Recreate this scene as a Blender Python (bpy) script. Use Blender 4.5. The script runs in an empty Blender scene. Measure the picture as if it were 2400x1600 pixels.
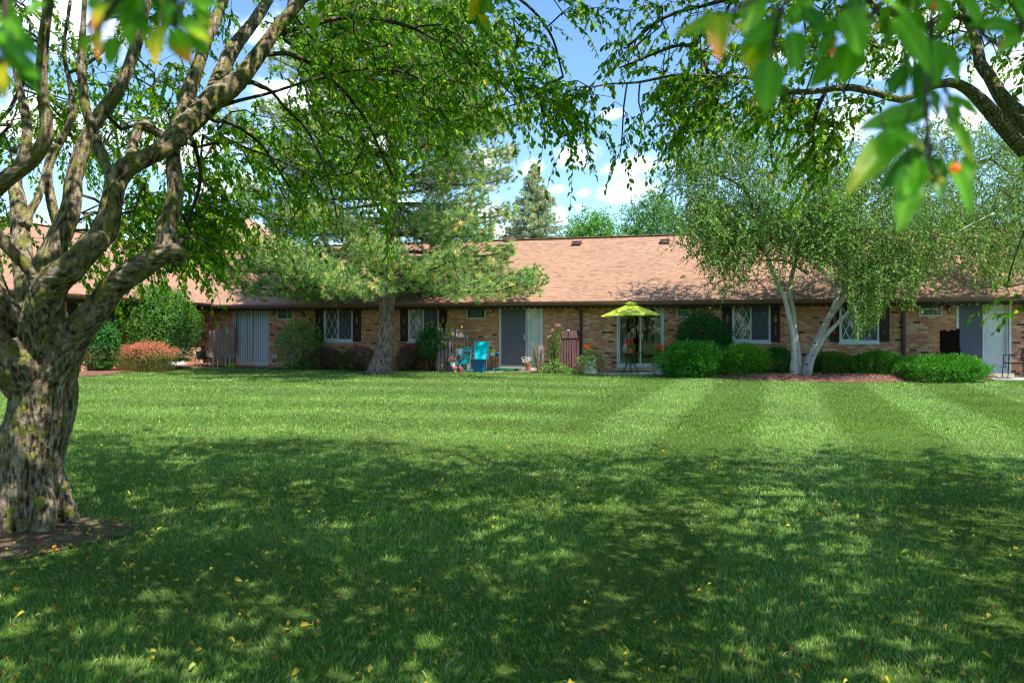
import bpy, math
import numpy as np
from mathutils import Matrix, Vector
RG = np.random.default_rng(11)
F, H, HY = 1750.0, 1.42, 781.0          # focal length in photo pixels, eye height, horizon row
def P(x, y, Y): return np.array([(x-1200)*Y/F, Y, H-(y-HY)*Y/F])
def sm(a, b, x):
    t = np.clip((np.asarray(x, float)-a)/(b-a), 0, 1); return t*t*(3-2*t)
def gz(x, y): return .1*sm(12, 22, y) + .17*sm(-8.5, -13.5, x)*sm(14, 24, y)
SC = bpy.context.scene; COL = SC.collection
W = bpy.data.worlds.new("World"); SC.world = W; W.use_nodes = True

# ---------- numpy noise ----------
def _h(i, j, k, s=0):
    n = (i*374761393 + j*668265263 + k*2147483647 + s*1274126177) & 0xffffffff
    n = ((n ^ (n >> 13))*1274126177) & 0xffffffff
    return ((n ^ (n >> 16)) & 0xffff)/65535.0
def vn(p, s=0):
    p = np.asarray(p, float); i = np.floor(p).astype(np.int64); f = p-i; f = f*f*(3-2*f)
    r = 0
    for a in (0, 1):
        for b in (0, 1):
            for c in (0, 1):
                w = (f[..., 0] if a else 1-f[..., 0])*(f[..., 1] if b else 1-f[..., 1])*(f[..., 2] if c else 1-f[..., 2])
                r = r + w*_h(i[..., 0]+a, i[..., 1]+b, i[..., 2]+c, s)
    return r
def fbm(p, o=3, s=0):
    r = 0; a = .5; t = 0; p = np.asarray(p, float)
    for k in range(o): r = r+a*vn(p*2**k, s+k); t += a; a *= .5
    return r/t
def unit(v): return v/np.maximum(np.linalg.norm(v, axis=-1, keepdims=True), 1e-9)
def rdir(n): return unit(RG.normal(size=(n, 3)))

# ---------- objects ----------
def wm(o):
    m = o.matrix_basis.copy()
    while o.parent: o = o.parent; m = o.matrix_basis @ m
    return m
def tag(o, label=None, cat=None, group=None, kind=None):
    if label: o['label'] = label
    if cat: o['category'] = cat
    if group: o['group'] = group
    if kind: o['kind'] = kind
    return o
def empty(name, loc, rz=0, label=None, cat=None, group=None):
    o = bpy.data.objects.new(name, None); COL.objects.link(o); o.empty_display_size = .2
    o.location = [float(c) for c in loc]; o.rotation_euler = (0, 0, rz); return tag(o, label, cat, group)
def copy_tree(o, parent=None):
    c = o.copy(); COL.objects.link(c); c.parent = parent
    for ch in list(o.children): copy_tree(ch, c)
    return c
class MB:
    def __init__(s, loc=(0, 0, 0), rz=0, ry=0, sc=1):
        s.V = []; s.Fc = {}; s.C = []; s.B = []; s.n = 0
        s.M = np.array(Matrix.Translation(Vector([float(c) for c in loc])) @ Matrix.Rotation(rz, 4, 'Z') @ Matrix.Rotation(ry, 4, 'Y') @ Matrix.Scale(sc, 4))
    def add(s, v, f, col=None, bk=None):
        v = np.asarray(v, float).reshape(-1, 3); m = len(v)
        s.V.append(v @ s.M[:3, :3].T + s.M[:3, 3])
        if isinstance(f, np.ndarray): s.Fc.setdefault(f.shape[1], []).append(f+s.n)
        else:
            for q in f: s.Fc.setdefault(len(q), []).append(np.array([q])+s.n)
        s.C.append(np.broadcast_to(np.asarray(col if col is not None else (1, 1, 1), float), (m, 3)))
        s.B.append(np.broadcast_to(np.asarray(bk if bk is not None else (0, 0, 0), float), (m, 3)) if bk is not None else v)
        s.n += m; return s
    def box(s, c, d, rz=0, rx=0, ry=0, col=None, taper=1):
        x, y, z = np.array(d, float)/2
        v = np.array([[-x, -y, -z], [x, -y, -z], [x, y, -z], [-x, y, -z], [-x*taper, -y*taper, z], [x*taper, -y*taper, z], [x*taper, y*taper, z], [-x*taper, y*taper, z]])
        if rz or rx or ry:
            m = np.array(Matrix.Rotation(rz, 3, 'Z') @ Matrix.Rotation(ry, 3, 'Y') @ Matrix.Rotation(rx, 3, 'X')); v = v @ m.T
        return s.add(v+np.array(c, float), [[3, 2, 1, 0], [4, 5, 6, 7], [0, 1, 5, 4], [1, 2, 6, 5], [2, 3, 7, 6], [3, 0, 4, 7]], col)
    def b2(s, x0, x1, y0, y1, z0, z1, col=None): return s.box(((x0+x1)/2, (y0+y1)/2, (z0+z1)/2), (x1-x0, y1-y0, z1-z0), col=col)
    def tube(s, pts, r, n=8, cap=True, col=None, k=.2, off=None):
        p = np.asarray(pts, float); m = len(p); r = np.broadcast_to(np.asarray(r, float), (m,))
        t = np.gradient(p, axis=0); t = unit(t); u = np.cross(t[0], (0.3, .9, .1)); u = u/np.linalg.norm(u)
        L = np.r_[0, np.cumsum(np.linalg.norm(np.diff(p, axis=0), axis=1))]
        a = np.arange(n)*2*math.pi/n; V = []; B = []; o = RG.uniform(0, 50) if off is None else off
        for i in range(m):
            u = u-t[i]*np.dot(u, t[i]); u /= max(np.linalg.norm(u), 1e-9); w = np.cross(t[i], u)
            ring = np.cos(a)[:, None]*u+np.sin(a)[:, None]*w
            V.append(p[i]+ring*r[i]); B.append(np.c_[np.cos(a)*r[i]+o, np.sin(a)*r[i], np.full(n, L[i]*k)])
        V = np.concatenate(V); B = np.concatenate(B); i = np.arange(m-1)[:, None]*n; j = np.arange(n)[None]; j2 = (j+1) % n
        f = np.stack([i+j, i+j2, i+n+j2, i+n+j], -1).reshape(-1, 4)
        s.add(V, f, col, B)
        if cap:
            q = s.n-m*n
            s.Fc.setdefault(n, []).append(np.array([list(range(n-1, -1, -1))])+q); s.Fc[n].append(np.array([list(range(n))])+q+(m-1)*n)
        return s
    def lathe(s, prof, c=(0, 0, 0), n=20, col=None, sy=1):
        pr = np.array(prof, float); m = len(pr); a = np.arange(n)*2*math.pi/n
        V = np.stack([pr[:, 0:1]*np.cos(a), pr[:, 0:1]*np.sin(a)*sy, np.repeat(pr[:, 1:2], n, 1)], -1).reshape(-1, 3)+np.array(c)
        i = np.arange(m-1)[:, None]*n; j = np.arange(n)[None]; j2 = (j+1) % n
        return s.add(V, np.stack([i+j, i+j2, i+n+j2, i+n+j], -1).reshape(-1, 4), col)
    def ball(s, c, r, n=10, col=None, sz=1):
        a = np.linspace(-math.pi/2, math.pi/2, n//2+2); return s.lathe([(max(math.cos(q), .001)*r, math.sin(q)*r*sz) for q in a], c, n, col)
    def build(s, name, mat, parent=None, smooth=False, loc=None):
        V = np.concatenate(s.V); C = np.concatenate(s.C); B = np.concatenate(s.B)
        if parent is not None: Mi = np.array(wm(parent).inverted()); V = V @ Mi[:3, :3].T+Mi[:3, 3]
        elif loc is not None: V = V-np.array(loc, float)
        me = bpy.data.meshes.new(name); me.vertices.add(len(V)); me.vertices.foreach_set('co', V.ravel())
        lv = []; ls = []; st = 0
        for k, fl in s.Fc.items():
            fa = np.concatenate(fl); lv.append(fa.ravel()); ls.append(st+np.arange(len(fa))*k); st += fa.size
        me.loops.add(st); me.loops.foreach_set('vertex_index', np.concatenate(lv).astype(np.int32))
        ls = np.concatenate(ls).astype(np.int32); me.polygons.add(len(ls)); me.polygons.foreach_set('loop_start', ls)
        me.polygons.foreach_set('use_smooth', np.full(len(ls), bool(smooth)))
        me.update(calc_edges=True)
        a = me.attributes.new('Col', 'FLOAT_COLOR', 'POINT'); a.data.foreach_set('color', np.c_[C, np.ones(len(C))].astype(np.float32).ravel())
        a = me.attributes.new('bk', 'FLOAT_VECTOR', 'POINT'); a.data.foreach_set('vector', B.astype(np.float32).ravel())
        me.validate(clean_customdata=False); me.materials.append(mat)
        o = bpy.data.objects.new(name, me); COL.objects.link(o)
        if parent is not None: o.parent = parent
        elif loc is not None: o.location = [float(c) for c in loc]
        return o

# ---------- vectorised foliage ----------
def leaf_mesh(mb, B, D, Nn, L, Wd, col, fancy=False, fold=.25, curl=.12):
    n = len(B); D = unit(D); S = unit(np.cross(D, Nn)); U = np.cross(S, D)
    L = np.broadcast_to(L, (n,))[:, None]; Wd = np.broadcast_to(Wd, (n,))[:, None]
    if fancy: T = [(0, 0, 0), (.3, .46, 0), (.68, .4, 0), (1, 0, -1), (.68, -.4, 0), (.3, -.46, 0), (.5, 0, .0)]; fs = [[0, 1, 2, 3, 6], [0, 6, 3, 4, 5]]
    else: T = [(0, 0, 0), (.42, .5, 0), (1, 0, -1), (.42, -.5, 0)]; fs = [[0, 1, 2, 3]]
    vs = []
    for (a, b, c) in T:
        up = abs(b)*fold*Wd*2 - curl*L*(a*a)
        vs.append(B+D*a*L+S*b*Wd+U*up)
    k = len(T); V = np.stack(vs, 1).reshape(-1, 3); C = np.repeat(col, k, 0)
    base = (np.arange(n)*k)[:, None]
    for f in fs: pass
    F_ = np.concatenate([base+np.array(f)[None] for f in fs])
    mb.add(V, F_, C)
def sticks(mb, A, B, r0, r1, col=None):
    n = len(A); D = unit(B-A); S = unit(np.cross(D, np.array([.21, .34, .91]))); T = np.cross(D, S)
    r0 = np.broadcast_to(r0, (n,))[:, None]; r1 = np.broadcast_to(r1, (n,))[:, None]; vs = []
    for (q, r) in ((A, r0), (B, r1)):
        for a in (0, 2.094, 4.189): vs.append(q+(S*math.cos(a)+T*math.sin(a))*r)
    V = np.stack(vs, 1).reshape(-1, 3); b = (np.arange(n)*6)[:, None]
    mb.add(V, np.concatenate([b+np.array(f)[None] for f in ([0, 1, 4, 3], [1, 2, 5, 4], [2, 0, 3, 5])]), col)
def pal(n, cols, w=None, jit=.15):
    cols = np.array(cols, float); i = RG.choice(len(cols), n, p=None if w is None else np.array(w)/sum(w))
    return np.clip(cols[i]*RG.uniform(1-jit, 1+jit, (n, 1)), 0, 1)
def crom(pts, step=.12):
    """pts (n,4): x,y,z,r -> smooth resample"""
    p = np.array(pts, float); out = []
    q = np.vstack([2*p[0]-p[1], p, 2*p[-1]-p[-2]])
    for i in range(1, len(q)-2):
        d = np.linalg.norm(q[i+1][:3]-q[i][:3]); k = max(2, int(d/step))
        for t in np.arange(k)/k:
            a, b, c, e = q[i-1], q[i], q[i+1], q[i+2]
            out.append(.5*((2*b)+(-a+c)*t+(2*a-5*b+4*c-e)*t*t+(-a+3*b-3*c+e)*t**3))
    out.append(p[-1]); o = np.array(out); o[:, 3] = np.maximum(o[:, 3], .002); return o
def limb(px, Y0, Y1=None, step=.1):
    """px list (x,y,half width px); depth runs from Y0 to Y1 (or a list of depths)"""
    n = len(px); Ys = Y0 if isinstance(Y0, (list, tuple)) else np.linspace(Y0, Y0 if Y1 is None else Y1, n)
    return crom([list(P(a, b, y))+[h*y/F] for (a, b, h), y in zip(px, Ys)], step)
def grow(limbs, T, step=.25, tip=.0035, arch=.1, wig=.05, expo=.42, rmax=.05):
    """joins every target to the nearest twig; returns paths (m,4)"""
    pos = np.concatenate([l[:, :3] for l in limbs]); n0 = len(pos)
    d = np.array([np.min(np.linalg.norm(pos-t, axis=1)) for t in T]) if len(T) < 4000 else np.linalg.norm(T-pos.mean(0), axis=1)
    order = np.argsort(d); cap = n0+sum(int(x/step)+3 for x in d)+len(T)*6
    A = np.zeros((cap, 3)); A[:n0] = pos; par = np.full(cap, -1); cnt = np.zeros(cap); m = n0; paths = []
    for t_i in order:
        t = T[t_i]; dd = np.linalg.norm(A[:m]-t, axis=1); j = int(np.argmin(dd)); D = dd[j]
        k = max(1, int(D/step)); mid = (A[j]+t)/2+np.array([0, 0, arch*D])+RG.normal(size=3)*wig*D
        if m+k+1 >= cap: break
        idx = [j]
        for s in range(1, k+1):
            u = s/k; A[m] = (1-u)**2*A[j]+2*u*(1-u)*mid+u*u*t; par[m] = idx[-1]; idx.append(m); m += 1
        paths.append(idx)
    end = np.zeros(m)
    for p in paths: end[p[-1]] = 1
    cnt = end.copy()
    for i in range(m-1, n0-1, -1):
        if par[i] >= 0: cnt[par[i]] += cnt[i]
    r = np.minimum(tip*np.maximum(cnt, 1)**expo, rmax); out = []
    for p in paths:
        q = np.c_[A[p], r[p]]; q[0, 3] = min(q[0, 3], q[1, 3]*1.15); out.append(q)
    return out
def proj(T):
    """photo pixel of world points"""
    Y = np.maximum(T[:, 1], .05); return 1200+T[:, 0]*F/Y, HY-(T[:, 2]-H)*F/Y
def inpoly(x, y, poly):
    r = np.zeros(len(x), bool); n = len(poly)
    for i in range(n):
        x1, y1 = poly[i]; x2, y2 = poly[(i+1) % n]
        if y1 == y2: continue
        c = ((y1 > y) != (y2 > y)) & (x < (x2-x1)*(y-y1)/(y2-y1)+x1); r ^= c
    return r
def polysample(poly, n, Y0, Y1):
    pl = np.array(poly, float); lo, hi = pl.min(0), pl.max(0); out = []
    while len(out) < n:
        q = RG.uniform(lo, hi, (n*3, 2)); q = q[inpoly(q[:, 0], q[:, 1], poly)]; out += list(q)
    q = np.array(out[:n]); Y = RG.uniform(Y0, Y1, n); return np.c_[(q[:, 0]-1200)*Y/F, Y, H-(q[:, 1]-HY)*Y/F]

# ---------- node helpers ----------
class NT:
    def __init__(s, name):
        s.m = bpy.data.materials.new(name); s.m.use_nodes = True; s.t = s.m.node_tree; s.t.nodes.clear()
        s.out = s.t.nodes.new('ShaderNodeOutputMaterial')
    def n(s, ty, **kw):
        o = s.t.nodes.new('ShaderNode'+ty)
        for k, v in kw.items(): setattr(o, k, v)
        return o
    def inp(s, sock, v):
        if isinstance(v, bpy.types.NodeSocket): s.t.links.new(v, sock)
        elif isinstance(v, (tuple, list)) and len(v) == 3 and sock.type == 'RGBA': sock.default_value = (*v, 1)
        else: sock.default_value = v
    def math(s, op, a, b=0., c=0.):
        o = s.n('Math', operation=op)
        for i, v in enumerate((a, b, c)): s.inp(o.inputs[i], v)
        return o.outputs[0]
    def attr(s, nm): return s.n('Attribute', attribute_name=nm)
    def mix(s, f, a, b, mode='MIX'):
        o = s.n('Mix', data_type='RGBA', blend_type=mode); s.inp(o.inputs[0], f); s.inp(o.inputs[6], a); s.inp(o.inputs[7], b); return o.outputs[2]
    def noise(s, vec, scale, detail=3, rough=.5, out=0):
        o = s.n('TexNoise'); s.inp(o.inputs['Scale'], scale); o.inputs['Detail'].default_value = detail; o.inputs['Roughness'].default_value = rough
        if vec is not None: s.inp(o.inputs['Vector'], vec)
        return o.outputs[out]
    def ramp(s, f, stops, interp='LINEAR'):
        o = s.n('ValToRGB'); r = o.color_ramp; r.interpolation = interp
        while len(r.elements) > 1: r.elements.remove(r.elements[-1])
        for i, (p, c) in enumerate(stops):
            e = r.elements[0] if i == 0 else r.elements.new(p); e.position = p; e.color = (*c, 1) if len(c) == 3 else c
        s.inp(o.inputs[0], f); return o.outputs[0]
    def step(s, f, a, b):
        o = s.n('MapRange', interpolation_type='SMOOTHSTEP'); s.inp(o.inputs[0], f); s.inp(o.inputs[1], a); s.inp(o.inputs[2], b); return o.outputs[0]
    def bsdf(s, col, rough=.7, spec=.3, bump=None, bs=.3, bd=.02, metal=0, **kw):
        o = s.n('BsdfPrincipled'); s.inp(o.inputs['Base Color'], col); s.inp(o.inputs['Roughness'], rough); o.inputs['Specular IOR Level'].default_value = spec
        o.inputs['Metallic'].default_value = metal
        if bump is not None:
            b = s.n('Bump'); b.inputs['Strength'].default_value = bs; b.inputs['Distance'].default_value = bd; s.inp(b.inputs['Height'], bump); s.t.links.new(b.outputs[0], o.inputs['Normal'])
        return o.outputs[0]
    def done(s, sh): s.t.links.new(sh, s.out.inputs[0]); return s.m
def flat(name, col, rough=.6, spec=.3, var=.25, scale=6, metal=0, bs=.15, trans=0):
    """plain paint / metal / cloth with a little tonal wear"""
    t = NT(name); co = t.n('TexCoord').outputs['Object']; nz = t.noise(co, scale, 4, .6)
    c = t.mix(nz, tuple(x*(1-var) for x in col), tuple(min(x*(1+var), 1) for x in col))
    sh = t.bsdf(c, rough, spec, t.noise(co, scale*6, 2), bs, .004, metal)
    if trans:
        tr = t.n('BsdfTranslucent'); t.inp(tr.inputs[0], c); mx = t.n('MixShader'); mx.inputs[0].default_value = trans
        t.t.links.new(sh, mx.inputs[1]); t.t.links.new(tr.outputs[0], mx.inputs[2]); sh = mx.outputs[0]
    return t.done(sh)
def leafmat(name, tr=.35, rough=.45, spec=.35, tint=(1.25, 1.15, .5), val=1.3):
    t = NT(name); c = t.attr('Col').outputs[0]; hsv = t.n('HueSaturation'); hsv.inputs['Value'].default_value = val; t.inp(hsv.inputs['Color'], c); c = hsv.outputs[0]
    tc = t.n('Mix', data_type='RGBA', blend_type='MULTIPLY'); tc.inputs[0].default_value = 1; t.inp(tc.inputs[6], c); tc.inputs[7].default_value = (*tint, 1)
    sh = t.bsdf(c, rough, spec); b = t.n('BsdfTranslucent'); t.inp(b.inputs[0], tc.outputs[2])
    mx = t.n('MixShader'); mx.inputs[0].default_value = tr; t.t.links.new(sh, mx.inputs[1]); t.t.links.new(b.outputs[0], mx.inputs[2]); return t.done(mx.outputs[0])

def mk_brick():
    t = NT('brick'); s = t.n('SeparateXYZ'); t.inp(s.inputs[0], t.attr('bk').outputs['Vector']); u, v = s.outputs[0], s.outputs[1]
    rv = t.math('DIVIDE', v, .078); row = t.math('FLOOR', rv); fv = t.math('SUBTRACT', rv, row)
    uu = t.math('ADD', t.math('DIVIDE', u, .21), t.math('MULTIPLY', t.math('FLOORED_MODULO', row, 2), .5)); cu = t.math('FLOOR', uu); fu = t.math('SUBTRACT', uu, cu)
    cv = t.n('CombineXYZ'); t.inp(cv.inputs[0], cu); t.inp(cv.inputs[1], row); wn = t.n('TexWhiteNoise', noise_dimensions='2D'); t.inp(wn.inputs[0], cv.outputs[0])
    c = t.ramp(wn.outputs[0], [(0, (.62, .29, .14)), (.3, (.74, .38, .19)), (.5, (.56, .22, .12)), (.66, (.80, .50, .30)), (.84, (.66, .25, .14)), (.955, (.13, .07, .05))], 'CONSTANT')
    big = t.noise(t.attr('bk').outputs['Vector'], 1.1, 3); c = t.mix(t.step(big, .3, .7), c, t.mix(1., c, (.88, .82, .78), 'MULTIPLY'))
    dk = t.step(t.noise(cv.outputs[0], .33, 1), .69, .73); c = t.mix(t.math('MULTIPLY', dk, t.step(wn.outputs[0], .35, .4)), c, (.12, .07, .055))
    fine = t.noise(t.attr('bk').outputs['Vector'], 90, 2); c = t.mix(.5, c, t.mix(fine, (.5, .5, .5), (1.4, 1.4, 1.4)), 'MULTIPLY')
    m = t.math('MAXIMUM', t.math('LESS_THAN', fu, .055), t.math('LESS_THAN', fv, .15))
    c = t.mix(m, c, (.52, .40, .30)); return t.done(t.bsdf(c, .85, .2, t.math('SUBTRACT', 1., m), .5, .01))
def mk_roof():
    t = NT('shingle'); s = t.n('SeparateXYZ'); t.inp(s.inputs[0], t.attr('bk').outputs['Vector']); u, v = s.outputs[0], s.outputs[1]
    rv = t.math('DIVIDE', v, .125); row = t.math('FLOOR', rv); fv = t.math('SUBTRACT', rv, row)
    w1 = t.n('TexWhiteNoise', noise_dimensions='1D'); t.inp(w1.inputs['W'], row)
    uu = t.math('ADD', t.math('DIVIDE', u, .17), t.math('MULTIPLY', w1.outputs[0], 7.)); cu = t.math('FLOOR', uu); fu = t.math('SUBTRACT', uu, cu)
    cv = t.n('CombineXYZ'); t.inp(cv.inputs[0], cu); t.inp(cv.inputs[1], row); wn = t.n('TexWhiteNoise', noise_dimensions='2D'); t.inp(wn.inputs[0], cv.outputs[0])
    c = t.ramp(wn.outputs[0], [(0, (0.342, 0.175, 0.119)), (.25, (0.397, 0.209, 0.141)), (.45, (0.299, 0.147, 0.104)), (.6, (0.427, 0.237, 0.164)), (.78, (0.366, 0.192, 0.130)), (.92, (.205, .115, .088))], 'CONSTANT')
    big = t.noise(t.attr('bk').outputs['Vector'], .5, 4, .6); c = t.mix(t.step(big, .35, .7), c, t.mix(1., c, (.86, .83, .84), 'MULTIPLY'))
    e = t.math('LESS_THAN', fv, .17); c = t.mix(.4, c, (.335, .225, .135)); c = t.mix(t.math('MULTIPLY', e, .5), c, (.16, .09, .07))
    c = t.mix(.55, c, t.mix(t.noise(t.attr('bk').outputs['Vector'], 60, 2), (.45, .45, .45), (1.5, 1.5, 1.5)), 'MULTIPLY')
    return t.done(t.bsdf(c, .9, .15, t.math('ADD', fv, t.math('MULTIPLY', wn.outputs[0], .4)), .6, .012))
def mk_bark(name, cols, moss=None, mossamt=.5, sc=22, bs=.8, lich=None, bd=.02):
    t = NT(name); b = t.attr('bk').outputs['Vector']; n1 = t.noise(b, sc, 5, .65); n2 = t.noise(b, sc*.35, 3)
    c = t.ramp(n1, [(.3, cols[0]), (.5, cols[1]), (.68, cols[2])]); vo = t.n('TexVoronoi', feature='DISTANCE_TO_EDGE'); t.inp(vo.inputs['Vector'], b); vo.inputs['Scale'].default_value = sc*1.1
    cr = t.step(vo.outputs[0], 0., .14); c = t.mix(cr, t.mix(1., c, (.35, .33, .32), 'MULTIPLY'), c)
    if moss:
        f = t.step(t.noise(t.n('TexCoord').outputs['Object'], 5, 4, .6), .62-.22*mossamt, .78-.2*mossamt); c = t.mix(t.math('MULTIPLY', f, t.step(n1, .3, .55)), c, moss)
    if lich:
        f = t.step(t.noise(t.n('TexCoord').outputs['Object'], 23, 3, .6), .6, .66); c = t.mix(t.math('MULTIPLY', f, .7), c, lich)
    h = t.math('ADD', t.math('MULTIPLY', n1, .7), t.math('MULTIPLY', cr, .5)); return t.done(t.bsdf(c, .92, .15, h, bs, bd))
def mk_glass(name, refl=1., tint=(1, 1, 1)):
    t = NT(name); tr = t.n('BsdfTransparent'); tr.inputs[0].default_value = (*tint, 1); g = t.n('BsdfGlossy'); g.inputs['Roughness'].default_value = .03
    g.inputs[0].default_value = (.9, .95, 1, 1); lw = t.n('LayerWeight'); f = t.math('MINIMUM', t.math('MULTIPLY', t.math('ADD', t.math('MULTIPLY', t.math('POWER', lw.outputs['Facing'], 4.), .9), .045), refl), .9)
    mx = t.n('MixShader'); t.inp(mx.inputs[0], f); t.t.links.new(tr.outputs[0], mx.inputs[1]); t.t.links.new(g.outputs[0], mx.inputs[2]); return t.done(mx.outputs[0])
def mk_wood(name, a, b, sc=9):
    t = NT(name); co = t.n('TexCoord').outputs['Object']; mp = t.n('Mapping'); mp.inputs['Scale'].default_value = (1, 1, .12); t.inp(mp.inputs[0], co)
    n = t.noise(mp.outputs[0], sc*4, 5, .65); c = t.mix(t.step(n, .3, .7), a, b); c = t.mix(t.noise(co, 2.5, 2), c, t.mix(1., c, (.7, .68, .68), 'MULTIPLY'))
    return t.done(t.bsdf(c, .85, .2, n, .4, .01))
M = dict(
    brick=mk_brick(), roof=mk_roof(),
    gutter=flat('gutter_paint', (.22, .11, .095), .35, .5), fascia=flat('brown_trim', (.05, .033, .03), .6), spout=flat('spout_rose_brown', (.42, .20, .17), .4, .5),
    spout_dark=flat('spout_dark_brown', (.06, .035, .032), .4, .5), shutter=flat('shutter_brown', (.035, .02, .017), .6), white=flat('white_paint', (.72, .74, .74), .45, .4, .08),
    cream=flat('cream_frame', (.62, .58, .48), .5, .4, .1), bluewhite=flat('pale_frame', (.62, .70, .76), .45, .4, .08), lattice=flat('lattice_white', (.75, .85, .85), .5, .3, .05),
    blind=flat('blind_pale', (.80, .87, .90), .7, .2, .06, trans=.1), dark=flat('dark_interior', (.02, .022, .022), .8, .1), screen=flat('insect_screen', (.12, .125, .14), .8, .1, .1),
    curtain=flat('curtain_grey', (.30, .33, .33), .9, .1, .1), curtain_green=flat('curtain_green_grey', (.10, .15, .14), .9, .1, .5, 2.2), glass=mk_glass('glass', 1.3), glass_dark=mk_glass('glass_clear', 2.2, (.75, .8, .8)), stone=flat('limestone_sill', (.55, .47, .36), .8, .2, .15),
    concrete=flat('concrete', (.42, .40, .37), .9, .2, .2, 3), black=flat('black_metal', (.018, .018, .02), .4, .5), lampglass=flat('lamp_glass', (.55, .5, .38), .2, .5),
    turq=flat('turquoise_paint', (.0, .48, .55), .4, .4, .1), turq_fabric=flat('turquoise_sling', (.0, .60, .68), .75, .2, .06), blue=flat('blue_plastic', (.0, .13, .33), .35, .5, .1), steel=flat('brushed_steel', (.5, .5, .5), .3, .5, .1, metal=.9),
    wood_grey=mk_wood('weathered_wood', (.22, .16, .14), (.48, .37, .32)), wood_brown=mk_wood('brown_stained_wood', (.09, .045, .04), (.19, .105, .095)), wood_dark=mk_wood('dark_wood', (.018, .012, .011), (.05, .035, .033)),
    lime=flat('lime_canvas', (.90, 1., .10), .7, .2, .04, trans=.35), orange=flat('orange_pot', (.72, .10, .02), .5, .3, .08), terracotta=flat('terracotta', (.45, .17, .07), .8, .2), yellow=flat('yellow_paint', (.8, .55, .02), .5, .3, .05),
    red=flat('red_paint', (.6, .05, .05), .5), pinkpot=flat('pink_pot', (.75, .35, .35), .5), hose=flat('green_hose', (.02, .16, .09), .4, .4), urn=flat('old_white_urn', (.62, .60, .52), .8, .2, .35, 9), lilac=flat('lilac_cloth', (.55, .45, .65), .8),
    leaf=leafmat('leaf', .42, .55, .2), leaf_near=leafmat('leaf_near', .5, .4, .4, val=1.7), needle=leafmat('needle', .2, .6, .15, (1.1, 1.1, .7), 2.3), petal=leafmat('petal', .4, .6, .2, (1, .8, .8)), grass=leafmat('grass_blade', .34, .55, .28, (1.15, 1.15, .5), 1.3), crab_leaf=leafmat('crab_leaf', .5, .5, .22, val=2.1), dry=leafmat('fallen_leaf', .2, .6, .2, (1, 1, .6)),
    bark_crab=mk_bark('crab_bark', ((.07, .055, .04), (.27, .22, .17), (.55, .48, .39)), (.19, .19, .045), .7, 44, 1., (.42, .42, .36)),
    bark_pine=mk_bark('pine_bark', ((.10, .08, .07), (.30, .23, .19), (.52, .38, .28)), None, 0, 14, 1., (.50, .30, .17), .03), bark_twig=mk_bark('twig_bark', ((.05, .04, .03), (.11, .085, .065), (.2, .17, .13)), None, 0, 30, .4),
    bark_dry=mk_bark('dry_twig', ((.18, .13, .08), (.34, .26, .15), (.5, .42, .28)), None, 0, 30, .4))
def mk_birch():
    t = NT('birch_bark'); b = t.attr('bk').outputs['Vector']; mp = t.n('Mapping'); mp.inputs['Scale'].default_value = (1.3, 1.3, 3.6); t.inp(mp.inputs[0], b)
    n = t.noise(mp.outputs[0], 4.5, 4, .6); c = t.mix(t.noise(b, 9, 3), (.34, .32, .30), (.60, .56, .50)); c = t.mix(t.step(n, .60, .66), c, (.045, .04, .04))
    return t.done(t.bsdf(c, .7, .25, n, .4, .01))
M['birch'] = mk_birch()
def mk_ground():
    t = NT('lawn_soil'); co = t.n('TexCoord').outputs['Object']; n = t.noise(co, 1.3, 5, .65); n2 = t.noise(co, 55, 4, .7)
    c = t.mix(n, (.075, .135, .03), (.125, .195, .055)); c = t.mix(n2, t.mix(1., c, (.55, .6, .5), 'MULTIPLY'), t.mix(1., c, (1.35, 1.3, 1.3), 'MULTIPLY')); return t.done(t.bsdf(c, .95, .1, n2, .8, .03))
M['soil'] = mk_ground()
def mk_mulch():
    t = NT('mulch'); co = t.n('TexCoord').outputs['Object']; n = t.noise(co, 30, 4, .7); c = t.ramp(n, [(.3, (.07, .035, .028)), (.5, (.20, .10, .075)), (.7, (.42, .24, .17))]); return t.done(t.bsdf(c, .95, .1, n, 1., .04))
M['mulch'] = mk_mulch()

def mk_bigbark():
    t = NT('crab_trunk_bark'); co = t.n('TexCoord').outputs['Object']; sp = t.n('SeparateColor'); t.inp(sp.inputs[0], t.attr('Col').outputs[0]); v = sp.outputs[0]
    n1 = t.noise(co, 60, 4, .65); n2 = t.noise(co, 9, 4, .6); f = t.math('ADD', t.math('MULTIPLY', v, .62), t.math('MULTIPLY', n1, .4))
    c = t.ramp(f, [(.25, (.04, .028, .02)), (.42, (.135, .10, .068)), (.58, (.24, .185, .13)), (.78, (.42, .35, .26))])
    c = t.mix(t.math('MULTIPLY', t.step(n2, .47, .62), t.step(v, .2, .5)), c, t.mix(n1, (.08, .09, .014), (.26, .25, .05)))
    c = t.mix(t.math('MULTIPLY', t.step(t.noise(co, 27, 3, .6), .60, .66), .7), c, (.30, .31, .25)); c = t.mix(t.math('MULTIPLY', t.step(t.noise(co, 13, 3, .6, 0), .67, .71), .7), c, (.42, .32, .08))
    return t.done(t.bsdf(c, .92, .15, t.math('ADD', n1, v), .9, .012))
M['bigbark'] = mk_bigbark()
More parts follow.
